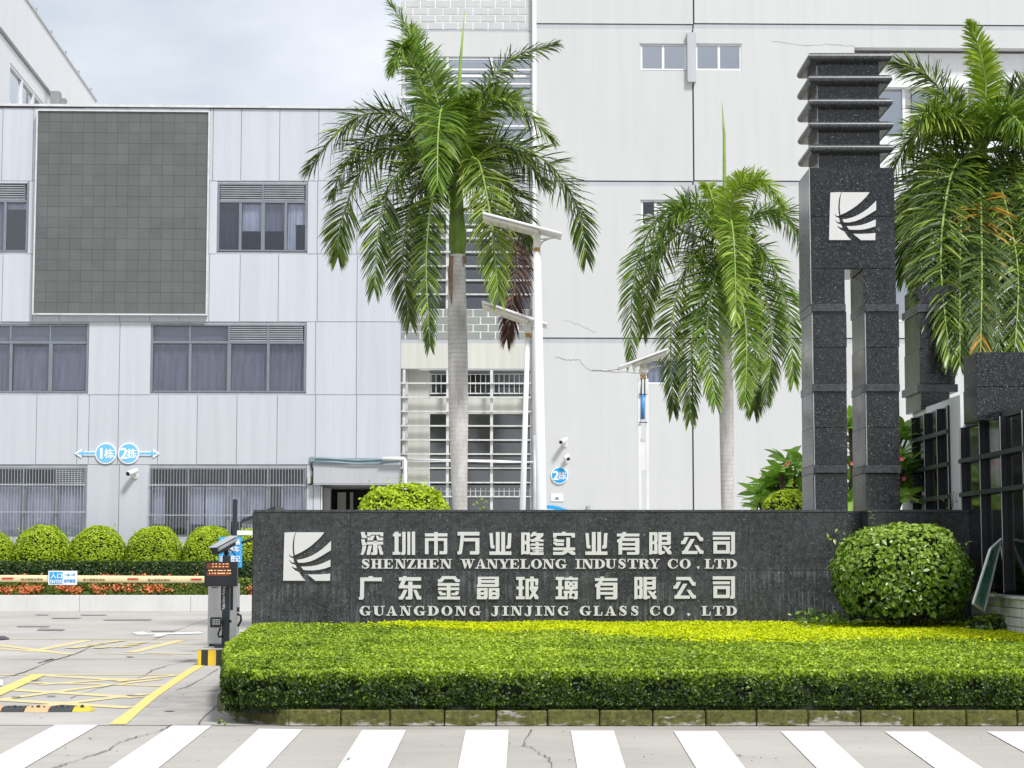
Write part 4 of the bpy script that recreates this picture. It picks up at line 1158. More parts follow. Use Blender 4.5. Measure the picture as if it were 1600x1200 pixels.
SER = {
'I': [r_(.30, 0, .70, 1), r_(.02, 0, .98, sf), r_(.02, 1 - sf, .98, 1)],
'H': [r_(.11, 0, .37, 1), r_(.63, 0, .89, 1), r_(.37, .45, .63, .54), r_(0, 0, .47, sf), r_(.53, 0, 1, sf), r_(0, 1 - sf, .47, 1), r_(.53, 1 - sf, 1, 1)],
'E': [r_(.13, 0, .42, 1), r_(0, 0, .9, sf), r_(0, 1 - sf, .9, 1), r_(.42, .46, .68, .55), r_(.60, .34, .68, .67), [(.80, 0), (.92, 0), (.97, .32), (.88, .32)], [(.80, 1), (.92, 1), (.94, .70), (.86, .70)]],
'L': [r_(.14, 0, .46, 1), r_(0, 0, .9, sf), r_(0, 1 - sf, .62, 1), [(.80, 0), (.94, 0), (1.0, .38), (.90, .38)]],
'T': [r_(.36, 0, .64, 1), r_(.18, 0, .82, sf), r_(.04, 1 - sf, .96, 1), [(.0, .68), (.08, .68), (.16, 1), (.04, 1)], [(.92, .68), (1.0, .68), (.96, 1), (.84, 1)]],
'Z': [[(.02, 0), (.36, 0), (.97, 1), (.62, 1)], r_(.02, 0, .92, sf), r_(.06, 1 - sf, .97, 1), [(.84, 0), (.94, 0), (1.0, .34), (.92, .34)], [(.02, .70), (.10, .70), (.16, 1), (.04, 1)]],
'N': [[(.10, 1), (.42, 1), (.90, 0), (.66, 0)], r_(.13, 0, .22, .95), r_(.80, 0, .90, 1), r_(0, 0, .36, sf), r_(0, 1 - sf, .40, 1), r_(.64, 1 - sf, 1.04, 1)],
'A': [[(.46, 1), (.60, 1), (.94, 0), (.62, 0)], [(.42, .93), (.50, .97), (.22, 0), (.11, 0)], r_(.24, .27, .72, .36), r_(0, 0, .36, sf), r_(.52, 0, 1.02, sf)],
'W': [[(.08, 1), (.28, 1), (.42, .25), (.34, 0), (.28, 0)], [(.34, 0), (.42, .25), (.56, 1), (.48, .95)], [(.42, 1), (.62, 1), (.76, .25), (.68, 0), (.62, 0)], [(.68, 0), (.76, .2), (.94, 1), (.87, 1)], r_(0, 1 - sf, .66, 1), r_(.76, 1 - sf, 1.02, 1)],
'Y': [[(.06, 1), (.36, 1), (.62, .48), (.38, .42)], [(.50, .46), (.60, .44), (.94, 1), (.83, 1)], r_(.37, 0, .64, .46), r_(.20, 0, .82, sf), r_(0, 1 - sf, .46, 1), r_(.66, 1 - sf, 1.04, 1)],
'O': band(ring_o, ring_i),
'C': band(arc(.5, .5, .5, .51, 42, 322, 22), arc(.54, .5, .25, .43, 50, 312, 22)) + [r_(.84, .62, .93, 1.0), [(.80, .28), (.88, .18), (.98, .30), (.92, .36)]],
'G': band(arc(.5, .5, .5, .51, 45, 300, 22), arc(.54, .5, .25, .43, 52, 292, 22)) + [r_(.80, .62, .89, 1.0), r_(.64, .04, .92, .44), r_(.52, .36, 1.04, .44)],
'D': [r_(.11, 0, .39, 1), r_(0, 0, .45, sf), r_(0, 1 - sf, .45, 1)] + band(arc(.42, .5, .58, .5, -90, 90, 18), arc(.42, .5, .28, .5 - sf, -90, 90, 18)),
'U': [r_(.11, .30, .39, 1), r_(.78, .30, .88, 1), r_(0, 1 - sf, .50, 1), r_(.64, 1 - sf, 1.02, 1)] + band(arc(.495, .33, .385, .35, 180, 360, 16), arc(.585, .33, .195, .25, 180, 360, 16)),
'J': [r_(.46, .22, .80, 1), r_(.28, 1 - sf, .98, 1)] + ribbon([(.63, .26), (.56, .05), (.32, .0), (.14, .12), (.17, .22)], [.34, .22, .10, .2, .2]),
'S': ribbon([(.80, .74), (.68, .92), (.42, .95), (.22, .80), (.32, .62), (.58, .48), (.78, .28), (.62, .07), (.36, .05), (.17, .24)], [.06, .10, .12, .28, .32, .34, .30, .12, .10, .06]) + [r_(.80, .66, .88, 1.0), r_(.08, 0, .16, .36)],
'R': [r_(.10, 0, .36, 1), r_(0, 0, .48, sf), r_(0, 1 - sf, .42, 1)] + band(arc(.46, .745, .40, .255, -90, 90, 14), arc(.46, .745, .14, .175, -90, 90, 14)) + [r_(.36, .49, .48, .57), r_(.36, 1 - sf, .48, 1)] + ribbon([(.56, .50), (.68, .36), (.74, .12), (.86, .03), (1.0, .10)], [.24, .28, .26, .14, .05]),
',': ribbon([(.45, .80), (.5, .55), (.62, .25), (.25, -.25)], [.5, .75, .38, .08]),
}
def capline(s, spans, ytop, ybot, ox):
    for ch, (xa, xb) in zip(s, spans):
        cv = conv_at(ox)
        yt, yb = (ybot - 30, ybot + 0) if ch == ',' else (ytop, ybot)
        glyph("letter", SER[ch], mw, YM, lambda x, y, xa=xa, xb=xb, yt=yt, yb=yb: cv(xa + (xb - xa) * x, yb + (yt - yb) * y), .024)
capline("SHENZHENWA", [(107, 207), (218, 345), (357, 470), (487, 614), (624, 727), (735, 860), (870, 990), (1002, 1132), (1235, 1394), (1398, 1526)], 389, 497, OA)
capline("NYELONGIND", [(75, 205), (212, 335), (332, 447), (457, 569), (580, 702), (712, 842), (857, 982), (1083, 1147), (1155, 1287), (1297, 1420)], 390, 498, OB)
capline("USTRYCO,LTD", [(-30, 92), (110, 209), (220, 341), (347, 477), (470, 584), (677, 797), (813, 938), (1003, 1045), (1098, 1202), (1205, 1328), (1338, 1463)], 388, 497, OC)
capline("GUANGDONG", [(88, 214), (242, 370), (387, 514), (546, 671), (704, 832), (860, 987), (1017, 1141), (1171, 1301), (1335, 1460)], 922, 1031, OA)
capline("JINJINGGLA", [(122, 222), (249, 328), (350, 479), (502, 600), (626, 706), (727, 852), (885, 1010), (1132, 1258), (1289, 1392), (1415, 1545)], 922, 1031, OB)
capline("SSCO,LTD", [(122, 219), (256, 353), (476, 594), (630, 753), (888, 942), (1062, 1166), (1192, 1312), (1338, 1463)], 922, 1031, OC)

# emblem (square with curved cuts)
EMB = [  # coordinates in a 1200px enlargement of 100px, origin (430,815)
  [(180, 205), (388, 195), (370, 240), (352, 300), (338, 370), (330, 450), (332, 540), (340, 615), (345, 640), (318, 655), (290, 640), (265, 600), (265, 625), (285, 665), (345, 690), (358, 770), (330, 765), (300, 750), (270, 712), (278, 745), (310, 785), (385, 815), (408, 870), (385, 870), (350, 858), (306, 828), (330, 870), (380, 915), (445, 945), (470, 985), (520, 1055), (570, 1105), (155, 1105), (168, 600)],
  [(396, 200), (925, 200), (860, 285), (780, 365), (690, 445), (590, 515), (480, 580), (372, 628), (362, 560), (358, 480), (360, 400), (368, 320), (380, 250)],
  [(1048, 360), (1048, 535), (960, 590), (860, 650), (760, 705), (660, 745), (540, 770), (437, 770), (410, 715), (500, 703), (600, 675), (700, 632), (800, 575), (890, 510), (970, 440)],
  [(1038, 712), (1038, 842), (940, 875), (840, 900), (730, 912), (620, 912), (535, 905), (488, 842), (580, 842), (680, 835), (780, 817), (880, 785), (960, 750)],
  [(1035, 972), (1030, 1108), (760, 1108), (612, 988), (720, 990), (830, 988), (940, 982)]]
def emblem(name, parent, Y, ox, oy, w, d, m="letter_white"):
    k_ = w / 875.0
    def c(x, y):
        p = W(ox + (x - 168) * k_, oy + (y - 200) * k_, Y); return (p.x, p.z)
    e = MB()
    for i, p in enumerate(EMB):
        pts = [c(*q) for q in p]
        if sum(a[0] * b[1] - b[0] * a[1] for a, b in zip(pts, pts[1:] + pts[:1])) < 0: pts = pts[::-1]
        e.prism(pts, Y - d, Y - .003)
    return e.build(name, m, parent)
emblem("emblem", mw, YM, 444, 831.7, 73, .035)

# ================================================================== TOWER
YT = 27.38
tw = thing("granite_tower", "tall black granite tower on two legs, five overhanging slabs and emblem on top", "tower", (W(1332, 985, YT).x, YT, 0))
def tx(px, py=500): return W(px, py, YT).x
def tz(py): return W(1330, py, YT).z
DT = 1.06
def tblock(name, px0, px1, py0, py1, dy0=0.0, dy1=DT, m="granite_tower", g=.004, bev=.003, grow=0.0):
    pm = (py0 + py1) / 2
    MB().box(tx(px0, pm) - grow + g * .3, tx(px1, pm) + grow - g * .3, YT + dy0 - grow, YT + dy1 + grow, tz(py1) + g, tz(py0) - g * 0).build(name, m, tw, bev=bev)
# legs
for lx0, lx1 in ((1271.5, 1323), (1353.5, 1405)):
    for y0, y1, w_ in ((487, 543, 0), (543, 600, 0), (612.5, 668, .5), (668, 727, 1), (740, 800, 1.5)):
        tblock("granite_block", lx0 + w_ - 2.0, lx1 + w_, y0, y1)
    tblock("granite_block", lx0, lx1, 800, 985)
for lx0, lx1 in ((1265.5, 1320), (1349, 1400)):
    tblock("granite_block", lx0, lx1, 420, 475)
for y in (475, 600, 727):
    o_ = (y - 475) / 125.0 * 1.6
    for lx0, lx1 in ((1267 + o_, 1321 + o_), (1349.5 + o_, 1404 + o_)):
        tblock("granite_ledge", lx0, lx1, y, y + 12.5, -.035, DT + .035, "granite_ledge", .002, .006)
# head
tblock("granite_block", 1265, 1397.5, 262, 338); tblock("granite_block", 1265.3, 1398.5, 338, 420)
MB().box(tx(1320) + .01, tx(1349) - .01, YT + .01, YT + DT - .01, tz(421), tz(419.8)).build("soffit_slab", "granite_tower", tw)
MB().box(tx(1280, 180), tx(1376, 180), YT + .14, YT + DT - .12, tz(262) , tz(90)).build("neck_core", "grout_pale", tw)
ys_ = [83, 117.5, 154, 190, 226, 262]
for i in range(5):
    MB().box(tx(1278.5, 180), tx(1376.5, 180), YT + .12, YT + DT - .10, tz(ys_[i + 1]) + .002, tz(ys_[i] + 12) - .002).build("neck_block", "granite_tower", tw, bev=.003)
    xa, xb = tx(1262 + i * .5, ys_[i]), tx(1393 + i * .8, ys_[i])
    z1, z0 = tz(ys_[i] - 1), tz(ys_[i] + 12.5)
    b_ = MB(); rr = (z1 - z0) / 2; zc = (z0 + z1) / 2; ns = 9; ya, yb = YT - .03, YT + DT + .03
    for q in range(ns + 1):
        th_ = -math.pi / 2 + math.pi * q / ns; e = rr * (1 - math.cos(th_)); z = zc + rr * math.sin(th_)
        b_.v += [(xa + e, ya + e, z), (xb - e, ya + e, z), (xb - e, yb - e, z), (xa + e, yb - e, z)]
    b_.f = [(4 * q + a, 4 * q + (a + 1) % 4, 4 * q + 4 + (a + 1) % 4, 4 * q + 4 + a) for q in range(ns) for a in range(4)] + [(3, 2, 1, 0), (4 * ns, 4 * ns + 1, 4 * ns + 2, 4 * ns + 3)]
    b_.build("overhang_slab", "granite_ledge", tw)
for (px_, y0, y1, yf) in ((1265.2, 262, 475, YT), (1278.8, 100, 262, YT + .12), (1323 - 54, 487, 600, YT), (1271, 612, 727, YT), (1272.5, 740, 800, YT), (1351.8, 487, 600, YT), (1353, 612, 727, YT)):
    p_ = W(px_, (y0 + y1) / 2, YT).x
    MB().box(p_ + .002, p_ + .012, yf - .0025, yf + .006, tz(y1), tz(y0)).build("corner_joint", "grout_pale", tw)
emblem("emblem", tw, YT, 1296, 301, 72, .03)

# ================================================================== GLASS GATEHOUSE (side wall runs in depth at X = 6.45)
GX = 6.45
gh = thing("gatehouse", "dark glazed building at the right edge with black granite fascia and white posts", "building", (GX, 26, 0))
def gz(px, py): return WX(px, py, GX).z
def gy(px, py=750): return WX(px, py, GX).y
def gbox(name, m, pxa, pxb, z0, z1, o0, o1, **k):
    ya, yb = gy(pxa), gy(pxb)
    return MB().box(GX + o0, GX + o1, min(ya, yb), max(ya, yb), z0, z1).build(name, m, gh, **k)
ztopg = 3.42
gbox("white_post", "white_paint_wall", 1411, 1428, 0, 3.75, -.02, .4)
gbox("white_post", "white_paint_wall", 1488, 1505, 0, 3.9, -.02, .4)
gbox("white_lintel", "white_paint_wall", 1428, 1488, 3.80, 3.9, .0, .4)
gbox("sill_wall", "joint_dark", 1428, 1488, 0, .95, .0, .3)
lev = [.98, gz(1506, 773.6), gz(1506, 721), gz(1506, 668) - .02]
lev = [.98, lev[1], lev[2], ztopg]
def glazed(pxs, z0, zs, name="pane"):
    ys = [gy(p) for p in pxs]
    for q, y in enumerate(ys):
        MB().box(GX - .05, GX + .12, y - .035, y + .035, z0, zs[-1]).build("mullion", "dark_mullion", gh)
        MB().box(GX - .056, GX - .051, y - .030, y - .018, z0, zs[-1]).build("mullion_edge", "window_frame_white", gh)
    for z in zs[:-1]:
        MB().box(GX - .075, GX + .10, min(ys) - .04, max(ys) + .04, z - .03, z + .03).build("transom", "anthracite_metal", gh)
    allz = [z0] + list(zs[:-1]) + [zs[-1]] if zs[0] != z0 else list(zs)
    for a, b in zip(ys[:-1], ys[1:]):
        for za, zb in zip(allz[:-1], allz[1:]):
            MB().box(GX + .02, GX + .03, min(a, b) + .035, max(a, b) - .035, za + .03, zb - .03).build("pane", "dark_glass", gh)
zt = [lev[1], lev[2], ztopg]
glazed([1430, 1450, 1470, 1487], .95, [lev[1], lev[2], lev[2] + (lev[2] - lev[1]), 3.80])
glazed([1507, 1537, 1570, 1605, 1645, 1690], gz(1575, 926) + .0, zt)
# interior seen through the dark glass
yN, yF = gy(1700), gy(1428)
MB().box(GX + 2.2, GX + 2.3, yN, yF, 0, 3.6).build("inner_wall", "anthracite_metal", gh)
MB().box(GX + .3, 12, yN, yF, 0, .05).build("inner_floor", "joint_grey", gh)
MB().box(GX + .05, 12, yN, yF, ztopg, ztopg + .1).build("ceiling", "joint_dark", gh)
MB().box(GX + .45, 12, yF + .3, yF + .5, 0, 3.75).build("rear_wall", "joint_dark", gh)
for y in (23.5, 24.8, 26.5, 29): MB().box(GX + .9, GX + 1.6, y, y + .5, 0, 1.7).build("inner_cabinet", "joint_dark", gh)
MB().box(GX + .1, 12, 25.99, yF, ztopg + .1, 3.6).build("roof_slab", "joint_grey", gh)
MB().box(GX + .5, 12, yN - .3, yN - .1, 0, ztopg).build("end_wall", "granite_tower", gh)
# low wall under the glass: white glazed bricks
zs_ = gz(1575, 926)
yW0, yW1 = gy(1545, 930), gy(1700)
MB().box(GX - .02, GX + .3, yW1, yW0, 0, zs_ - .06).build("wall_core", "grout_pale", gh)
MB().box(GX - .16, GX + .30, yW1, yW0 + .02, zs_ - .06, zs_ - .03).build("sill", "white_brick", gh)
hb = .118; row = 0; z = zs_ - .065
while z > 0:
    y = yW1 + (0 if row % 2 else .22)
    while y < yW0:
        y2 = min(y + .44, yW0)
        MB().box(GX - .10 + random.uniform(-.004, .004), GX - .02, y + .006, y2 - .006, z - hb + .008, z).build("glazed_brick", "white_brick", gh, bev=.006)
        y = y2
    z -= hb; row += 1
# granite pier and beam over the posts (front faces towards us)
YP = 29.6
def pz(py): return W(1465, py, YP).z
def pblock(name, px0, px1, py0, py1, Y0, Y1, m="granite_tower", bev=.004):
    pm = (py0 + py1) / 2
    MB().box(W(px0, pm, Y0).x, W(px1, pm, Y0).x, Y0, Y1, W(px0, py1, Y0).z + .003, W(px0, py0, Y0).z - .001).build(name, m, gh, bev=bev)
pier_y1 = 30.75
for y0, y1 in ((446, 475), (488, 545), (545, 600), (612, 640)):
    pblock("granite_block", 1437 + (y0 > 600) * 2, 1492 - (y0 > 600) * 8, y0, y1, YP, pier_y1)
for y in (475, 600): pblock("granite_ledge", 1433.5, 1497, y, y + 12.5, YP - .03, pier_y1 + .03, "granite_ledge", .006)
for a, b in ((1527, 1640), (1640, 1720)):
    pblock("granite_block", a, b, 550, 604, 25.2, 25.97); pblock("granite_block", a, b, 604, 657, 25.2, 25.97)

# leaning framed poster
pb = thing("leaning_poster", "green and tan poster in a thin white frame leaning on the dark glass", "poster", (5.95, 25, .9))
A_, B_ = W(1545.5, 858, 24.2), W(1563, 842, 25.0)
D_, C2 = W(1519, 942, 24.2), W(1536, 955, 24.8)
n_ = (B_ - A_).cross(D_ - A_).normalized() * .012
if n_.y > 0: n_ = -n_
mb = MB(); mb.hexa([D_ - n_ * .3, C2 - n_ * .3, C2 + n_ * .3, D_ + n_ * .3, A_ - n_ * .3, B_ - n_ * .3, B_ + n_ * .3, A_ + n_ * .3])
m, t, b, o_ = new_mat("poster_print")
pn = noise(t, vec(t, (1, 1.4, 3.2)), 1.7, 5, .7)
t.links.new(ramp(t, pn, [(.38, (.02, .20, .17)), (.50, (.05, .36, .32)), (.56, (.50, .46, .32)), (.64, (.08, .33, .28))]), b.inputs['Base Color']); b.inputs['Roughness'].default_value = .35
mb.build("poster_sheet", "poster_print", pb)
mb = MB()
for a, b2 in ((A_, B_), (B_, C2), (C2, D_), (D_, A_)): mb.tube([a + n_, b2 + n_], .018, 6)
mb.build("poster_frame", "window_frame_white", pb)
mb = MB(); mb.tube([B_ + Vector((.02, .1, 0)), W(1573, 925, 25.0)], .008, 5); mb.tube([B_, B_ + Vector((.08, .08, 0))], .008, 5)
mb.build("stay_wire", "steel_bar", pb)
# ================================================================== KERB AND PLANTING BED
bed = thing("planting_bed", "raised planting bed edged with mossy kerb stones, filled with dark soil", "planting bed", (2, 20, 0))
KH = .15
def kerbstone(a, b, w=.13, m="kerb_mossy"):
    a, b = Vector(a), Vector(b); d = (b - a).normalized(); g = d * .005; s = Vector((-d.y, d.x, 0)) * w
    if s.dot(Vector((2, 24, 0)) - a) < 0: s = -s
    a2, b2 = a + g, b - g
    h = KH + random.uniform(-.006, .006)
    mb = MB(); mb.hexa([(a2.x, a2.y, 0), (b2.x, b2.y, 0), ((b2 + s).x, (b2 + s).y, 0), ((a2 + s).x, (a2 + s).y, 0),
                        (a2.x, a2.y, h), (b2.x, b2.y, h), ((b2 + s).x, (b2 + s).y, h), ((a2 + s).x, (a2 + s).y, h)])
    mb.build("kerb_stone", m, bed, bev=.012)
corner = [G(450, 1135), G(402, 1131), G(366, 1122.5), G(347, 1116.5), G(339, 1111), Vector((-3.10, 20.3, 0)), Vector((-3.2, 21.3, 0)), Vector((-3.3, 22.4, 0)), Vector((-3.4, 23.5, 0)), Vector((-3.5, 24.8, 0)), Vector((-3.6, 26.2, 0))]
for a, b in zip(corner[:-1], corner[1:]): kerbstone(b, a)
xk = [450, 532, 609, 694, 775, 855, 937, 1020, 1103, 1182, 1263, 1345, 1428, 1510, 1590, 1672, 1755]
for a, b in zip(xk[:-1], xk[1:]): kerbstone(G(a, 1135), G(b, 1135))
edge = [Vector((c.x, c.y, 0)) for c in corner]
poly_bed = [G(1780, 1135)] + edge + [Vector((-3.62, 26.95, 0)), Vector((8.6, 26.95, 0))]
ins = Vector((2.5, 23, 0))
sheet("soil", [p + (ins - p).normalized() * .12 for p in poly_bed], .10, "soil", bed)

# hedge -----------------------------------------------------------------
hp = [Vector(p) for p in ((9.4, 18.11), (-2.30, 18.12), (-2.58, 18.19), (-2.76, 18.40), (-2.84, 18.9), (-2.94, 19.7), (-3.12, 20.8), (-3.35, 22.5), (-3.6, 26.4), (-3.62, 26.95), (8.6, 26.95))]
hp2 = np.array([(p.x, p.y) for p in hp])
def inside(P_, poly):
    x, y = P_[:, 0], P_[:, 1]; c = np.zeros(len(P_), bool); j = len(poly) - 1
    for i in range(len(poly)):
        xi, yi, xj, yj = *poly[i], *poly[j]
        c ^= ((yi > y) != (yj > y)) & (x < (xj - xi) * (y - yi) / (yj - yi + 1e-12) + xi); j = i
    return c
Y0H = hp2[1, 1]
def htop(x, y):
    q = np.stack([x, y, np.zeros_like(x)], 1)
    return .54 + (y - 18.0) * .0135 + .018 * vnoise(q, 2.2, 3) + .012 * vnoise(q, 7, 1)
def edge_dist(P_, poly):
    d = np.full(len(P_), 1e9)
    for i in range(len(poly) - 1):
        a = poly[i]; b = poly[i + 1]; ab = b - a
        t_ = np.clip(((P_ - a) @ ab) / (ab @ ab), 0, 1)
        d = np.minimum(d, np.linalg.norm(P_ - (a + t_[:, None] * ab), axis=1))
    return d
h1 = thing("clipped_hedge", "wide low clipped hedge before the sign wall, bright green top, dark sides", "hedge", (2, 20, .1))
# inner mass
mb = MB(); core = [Vector((p[0], p[1], 0)) for p in hp2]; core = [p + (ins - p).normalized() * .10 for p in core]
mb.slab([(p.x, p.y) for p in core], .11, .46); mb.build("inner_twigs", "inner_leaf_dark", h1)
front_poly = hp2[:-2]      # open line: front edge and left side
P_ = np.stack([RNG.uniform(-4.2, 8.5, 330000), RNG.uniform(17.5, 27, 330000)], 1)
keep = RNG.uniform(0, 1, len(P_)) < np.clip(1.25 - (P_[:, 1] - 17.5) * .075, .45, 1)
P_ = P_[keep]; P_ = P_[inside(P_, hp2)]
ed = edge_dist(P_, front_poly)
zz = htop(P_[:, 0], P_[:, 1]) - .055 * np.exp(-ed / .07) - np.abs(RNG.normal(0, .022, len(P_)))
yel = (P_[:, 1] > 23.2 + .35 * np.sin(P_[:, 0] * 1.7) + np.clip((2.2 - P_[:, 0]) * .9, 0, 9) + RNG.normal(0, .45, len(P_)))
top = np.stack([P_[:, 0], P_[:, 1], zz], 1)
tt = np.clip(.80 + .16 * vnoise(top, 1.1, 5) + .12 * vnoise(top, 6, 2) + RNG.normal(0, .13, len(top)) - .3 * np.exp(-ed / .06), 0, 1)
# side skins
def side_pts(n):
    seg = np.diff(front_poly, axis=0); L_ = np.linalg.norm(seg, axis=1); cs = np.cumsum(L_) / L_.sum()
    k_ = np.searchsorted(cs, RNG.uniform(0, 1, n)); k_ = np.clip(k_, 0, len(seg) - 1)
    t_ = RNG.uniform(0, 1, n)[:, None]; p = front_poly[k_] + seg[k_] * t_
    nn = np.stack([-seg[k_, 1], seg[k_, 0]], 1) / L_[k_][:, None]
    c_ = np.array([ins.x, ins.y]) - p; flip = np.sign((nn * c_).sum(1)); nn = -nn * flip[:, None]
    return p, nn
sp, sn = side_pts(115000)
sz = .125 + (RNG.uniform(0, 1, len(sp)) ** .92) * (htop(sp[:, 0], sp[:, 1]) - .14)
q3 = np.stack([sp[:, 0], sp[:, 1], sz], 1)
bul = .045 * vnoise(q3, 3.2, 8) + .03 * vnoise(q3 * [1, 1, 1.6], 9, 4)
q3[:, :2] += sn * (bul - .04 * ((sz < .2)) - .05 * np.clip((sz - .47) / .08, 0, 1))[:, None] - sn * np.abs(RNG.normal(0, .025, len(sp)))[:, None]
hole = vnoise(q3 * [1, 1, 1.8], 5.0, 9) - .35 * (sz - .28) / .25
ks = (hole < .47) | (RNG.uniform(0, 1, len(sp)) < .10)
q3, sn, sz = q3[ks], sn[ks], sz[ks]
ts = np.clip(.31 + .62 * np.clip((sz - .30) / .25, 0, 1) ** 2 + .12 * vnoise(q3, 6, 2) + RNG.normal(0, .14, len(sz)), 0, 1)  # brighter new growth on top; side shade also put into the leaf tint
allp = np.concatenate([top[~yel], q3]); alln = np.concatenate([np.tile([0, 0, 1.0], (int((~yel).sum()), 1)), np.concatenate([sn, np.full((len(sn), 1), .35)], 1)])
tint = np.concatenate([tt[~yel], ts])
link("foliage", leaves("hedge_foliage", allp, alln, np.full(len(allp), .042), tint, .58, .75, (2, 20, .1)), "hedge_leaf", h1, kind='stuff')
h2 = thing("golden_hedge", "bright yellow-green low hedge strip at the back right of the bed before the round bush", "hedge", (4, 25, .1))
yp = top[yel]; yp[:, 2] += .02
link("foliage", leaves("golden_foliage", yp, np.tile([0, -.2, 1.0], (len(yp), 1)), np.full(len(yp), .048), np.clip(.60 + .18 * vnoise(yp, 2.4, 2) + RNG.normal(0, .2, len(yp)), 0, 1), .6, .6, (4, 25, .1)), "golden_leaf", h2, kind='stuff')

# blob-shaped bushes ------------------------------------------------------
def blob(name, label, cat, c, r, n, size, m, seed, low=-.35, lump=.06, tb=.5, tg=.35, group=None, stems=True, power=2.4, gaps=.9, twig=8):
    root = thing(name, label, cat, (c[0], c[1], 0), group=group)
    u = norm(RNG.normal(0, 1, (n, 3))); u = u[u[:, 2] > low]
    sup = (np.abs(u[:, 0]) ** power + np.abs(u[:, 1]) ** power + np.abs(u[:, 2]) ** power) ** (-1 / power)
    rr = sup * (1 + lump * vnoise(u, 2.6, seed) + lump * .6 * vnoise(u, 6.0, seed + 2)) * (1 - np.abs(RNG.normal(0, .035, len(u))))
    p = u * rr[:, None] * np.array(r) + np.array(c)
    hole = vnoise(u, 5.5, seed + 5)
    k_ = (hole < gaps) | (RNG.uniform(0, 1, len(u)) < .3)
    p, u, hole = p[k_], u[k_], hole[k_]
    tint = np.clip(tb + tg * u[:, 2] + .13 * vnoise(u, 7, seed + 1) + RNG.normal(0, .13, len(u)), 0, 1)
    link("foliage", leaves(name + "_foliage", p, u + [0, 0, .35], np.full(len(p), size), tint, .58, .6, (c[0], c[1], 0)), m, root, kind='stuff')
    ns_ = max(3, int(len(p) / 700)); sh = RNG.integers(0, len(p), ns_); spp = []
    for q in sh:
        if u[q, 2] < .1: continue
        for w2 in range(7): spp.append(p[q] + u[q] * size * .35 * w2 + RNG.normal(0, size * .25, 3) + np.array([0, 0, size * .15 * w2]))
    if spp:
        spp = np.array(spp); link("shoots", leaves(name + "_shoots", spp, np.tile([0, -.4, 1.0], (len(spp), 1)), np.full(len(spp), size * .9), RNG.uniform(.6, 1, len(spp)), .5, .8, (c[0], c[1], 0)), m, root, kind='stuff')
    k2 = MB(); nu, nv = 18, 9
    for j in range(nv + 1):
        th = math.pi * j / nv
        for i in range(nu):
            a = 2 * math.pi * i / nu; q = (math.sin(th) * math.cos(a), math.sin(th) * math.sin(a), max(math.cos(th), low))
            s_ = (abs(q[0]) ** power + abs(q[1]) ** power + abs(q[2]) ** power + 1e-9) ** (-1 / power) if q[2] > low else 1.0
            k2.v.append((c[0] + q[0] * r[0] * .86 * s_, c[1] + q[1] * r[1] * .86 * s_, c[2] + q[2] * r[2] * .86 * s_))
    k2.f = [(j * nu + i, j * nu + (i + 1) % nu, (j + 1) * nu + (i + 1) % nu, (j + 1) * nu + i) for j in range(nv) for i in range(nu)]
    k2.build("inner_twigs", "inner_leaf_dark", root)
    if stems:
        for i in range(twig):
            a = random.uniform(0, 6.28); rr_ = random.uniform(.2, .75)
            MB().tube([(c[0] + .08 * math.cos(a), c[1] + .08 * math.sin(a), .05), (c[0] + .3 * rr_ * math.cos(a) * r[0], c[1] + .3 * rr_ * math.sin(a) * r[1], c[2] * .4),
                       (c[0] + rr_ * math.cos(a) * r[0], c[1] + rr_ * math.sin(a) * r[1], c[2])], [.022, .016, .008], 6).build("stem", "twig", root)
    return root
# big round bush in front of the right wall
cB = W(1410, 905, 25.6)
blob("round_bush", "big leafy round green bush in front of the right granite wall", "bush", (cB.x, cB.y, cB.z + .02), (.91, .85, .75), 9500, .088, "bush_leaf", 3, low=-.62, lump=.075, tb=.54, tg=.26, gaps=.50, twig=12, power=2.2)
# fringe of small leaves below it
n = 1500; fp = np.stack([RNG.uniform(W(1250, 980, 25.5).x, W(1560, 980, 25.5).x, n), RNG.uniform(25.3, 26.6, n), RNG.uniform(.45, .80, n)], 1)
fp[:, 2] += .10 * vnoise(fp, 4, 3) * 1.0
o = link("creeper_fringe", leaves("fringe_foliage", fp, np.tile([0, -.6, 1.0], (n, 1)), np.full(n, .085), np.clip(RNG.normal(.42, .18, n), 0, 1), .55, .8), "bush_leaf", None, kind='stuff')
o['label'] = "ragged fringe of low leafy plants around the foot of the round bush"
ob = blob("small_bush", "small dark green bush at the foot of the leaning poster", "bush", (W(1550, 975, 24.9).x, 24.9, .55), (.42, .35, .28), 900, .08, "bush_leaf", 9, tb=.30, tg=.2, stems=False)

# clipped domes in the far planter
YD = 57.6
names = ["leftmost clipped dome shrub, cut off by the left edge of the picture", "second clipped dome shrub from the left, under the left barred window",
         "clipped dome shrub below the round 1 and 2 direction signs", "clipped dome shrub under the left end of the right barred window",
         "clipped dome shrub partly behind the blue notice and the barrier camera", "rightmost clipped dome shrub, mostly hidden behind the black sign wall"]
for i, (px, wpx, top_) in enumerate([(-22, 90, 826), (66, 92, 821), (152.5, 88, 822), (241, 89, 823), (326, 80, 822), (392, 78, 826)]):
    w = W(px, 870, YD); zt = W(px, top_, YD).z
    blob("dome_shrub", names[i], "shrub", (w.x, YD + random.uniform(-.1, .1), 1.35), (wpx / 2 / F * YD * 1.02, .85, zt - 1.35), 12500, .08, "dome_leaf", 20 + i * 3.3, low=-.3, lump=.06, tb=.60, tg=.26, group="clipped dome shrubs in the planter", stems=False, power=2.35, gaps=1.2)
    
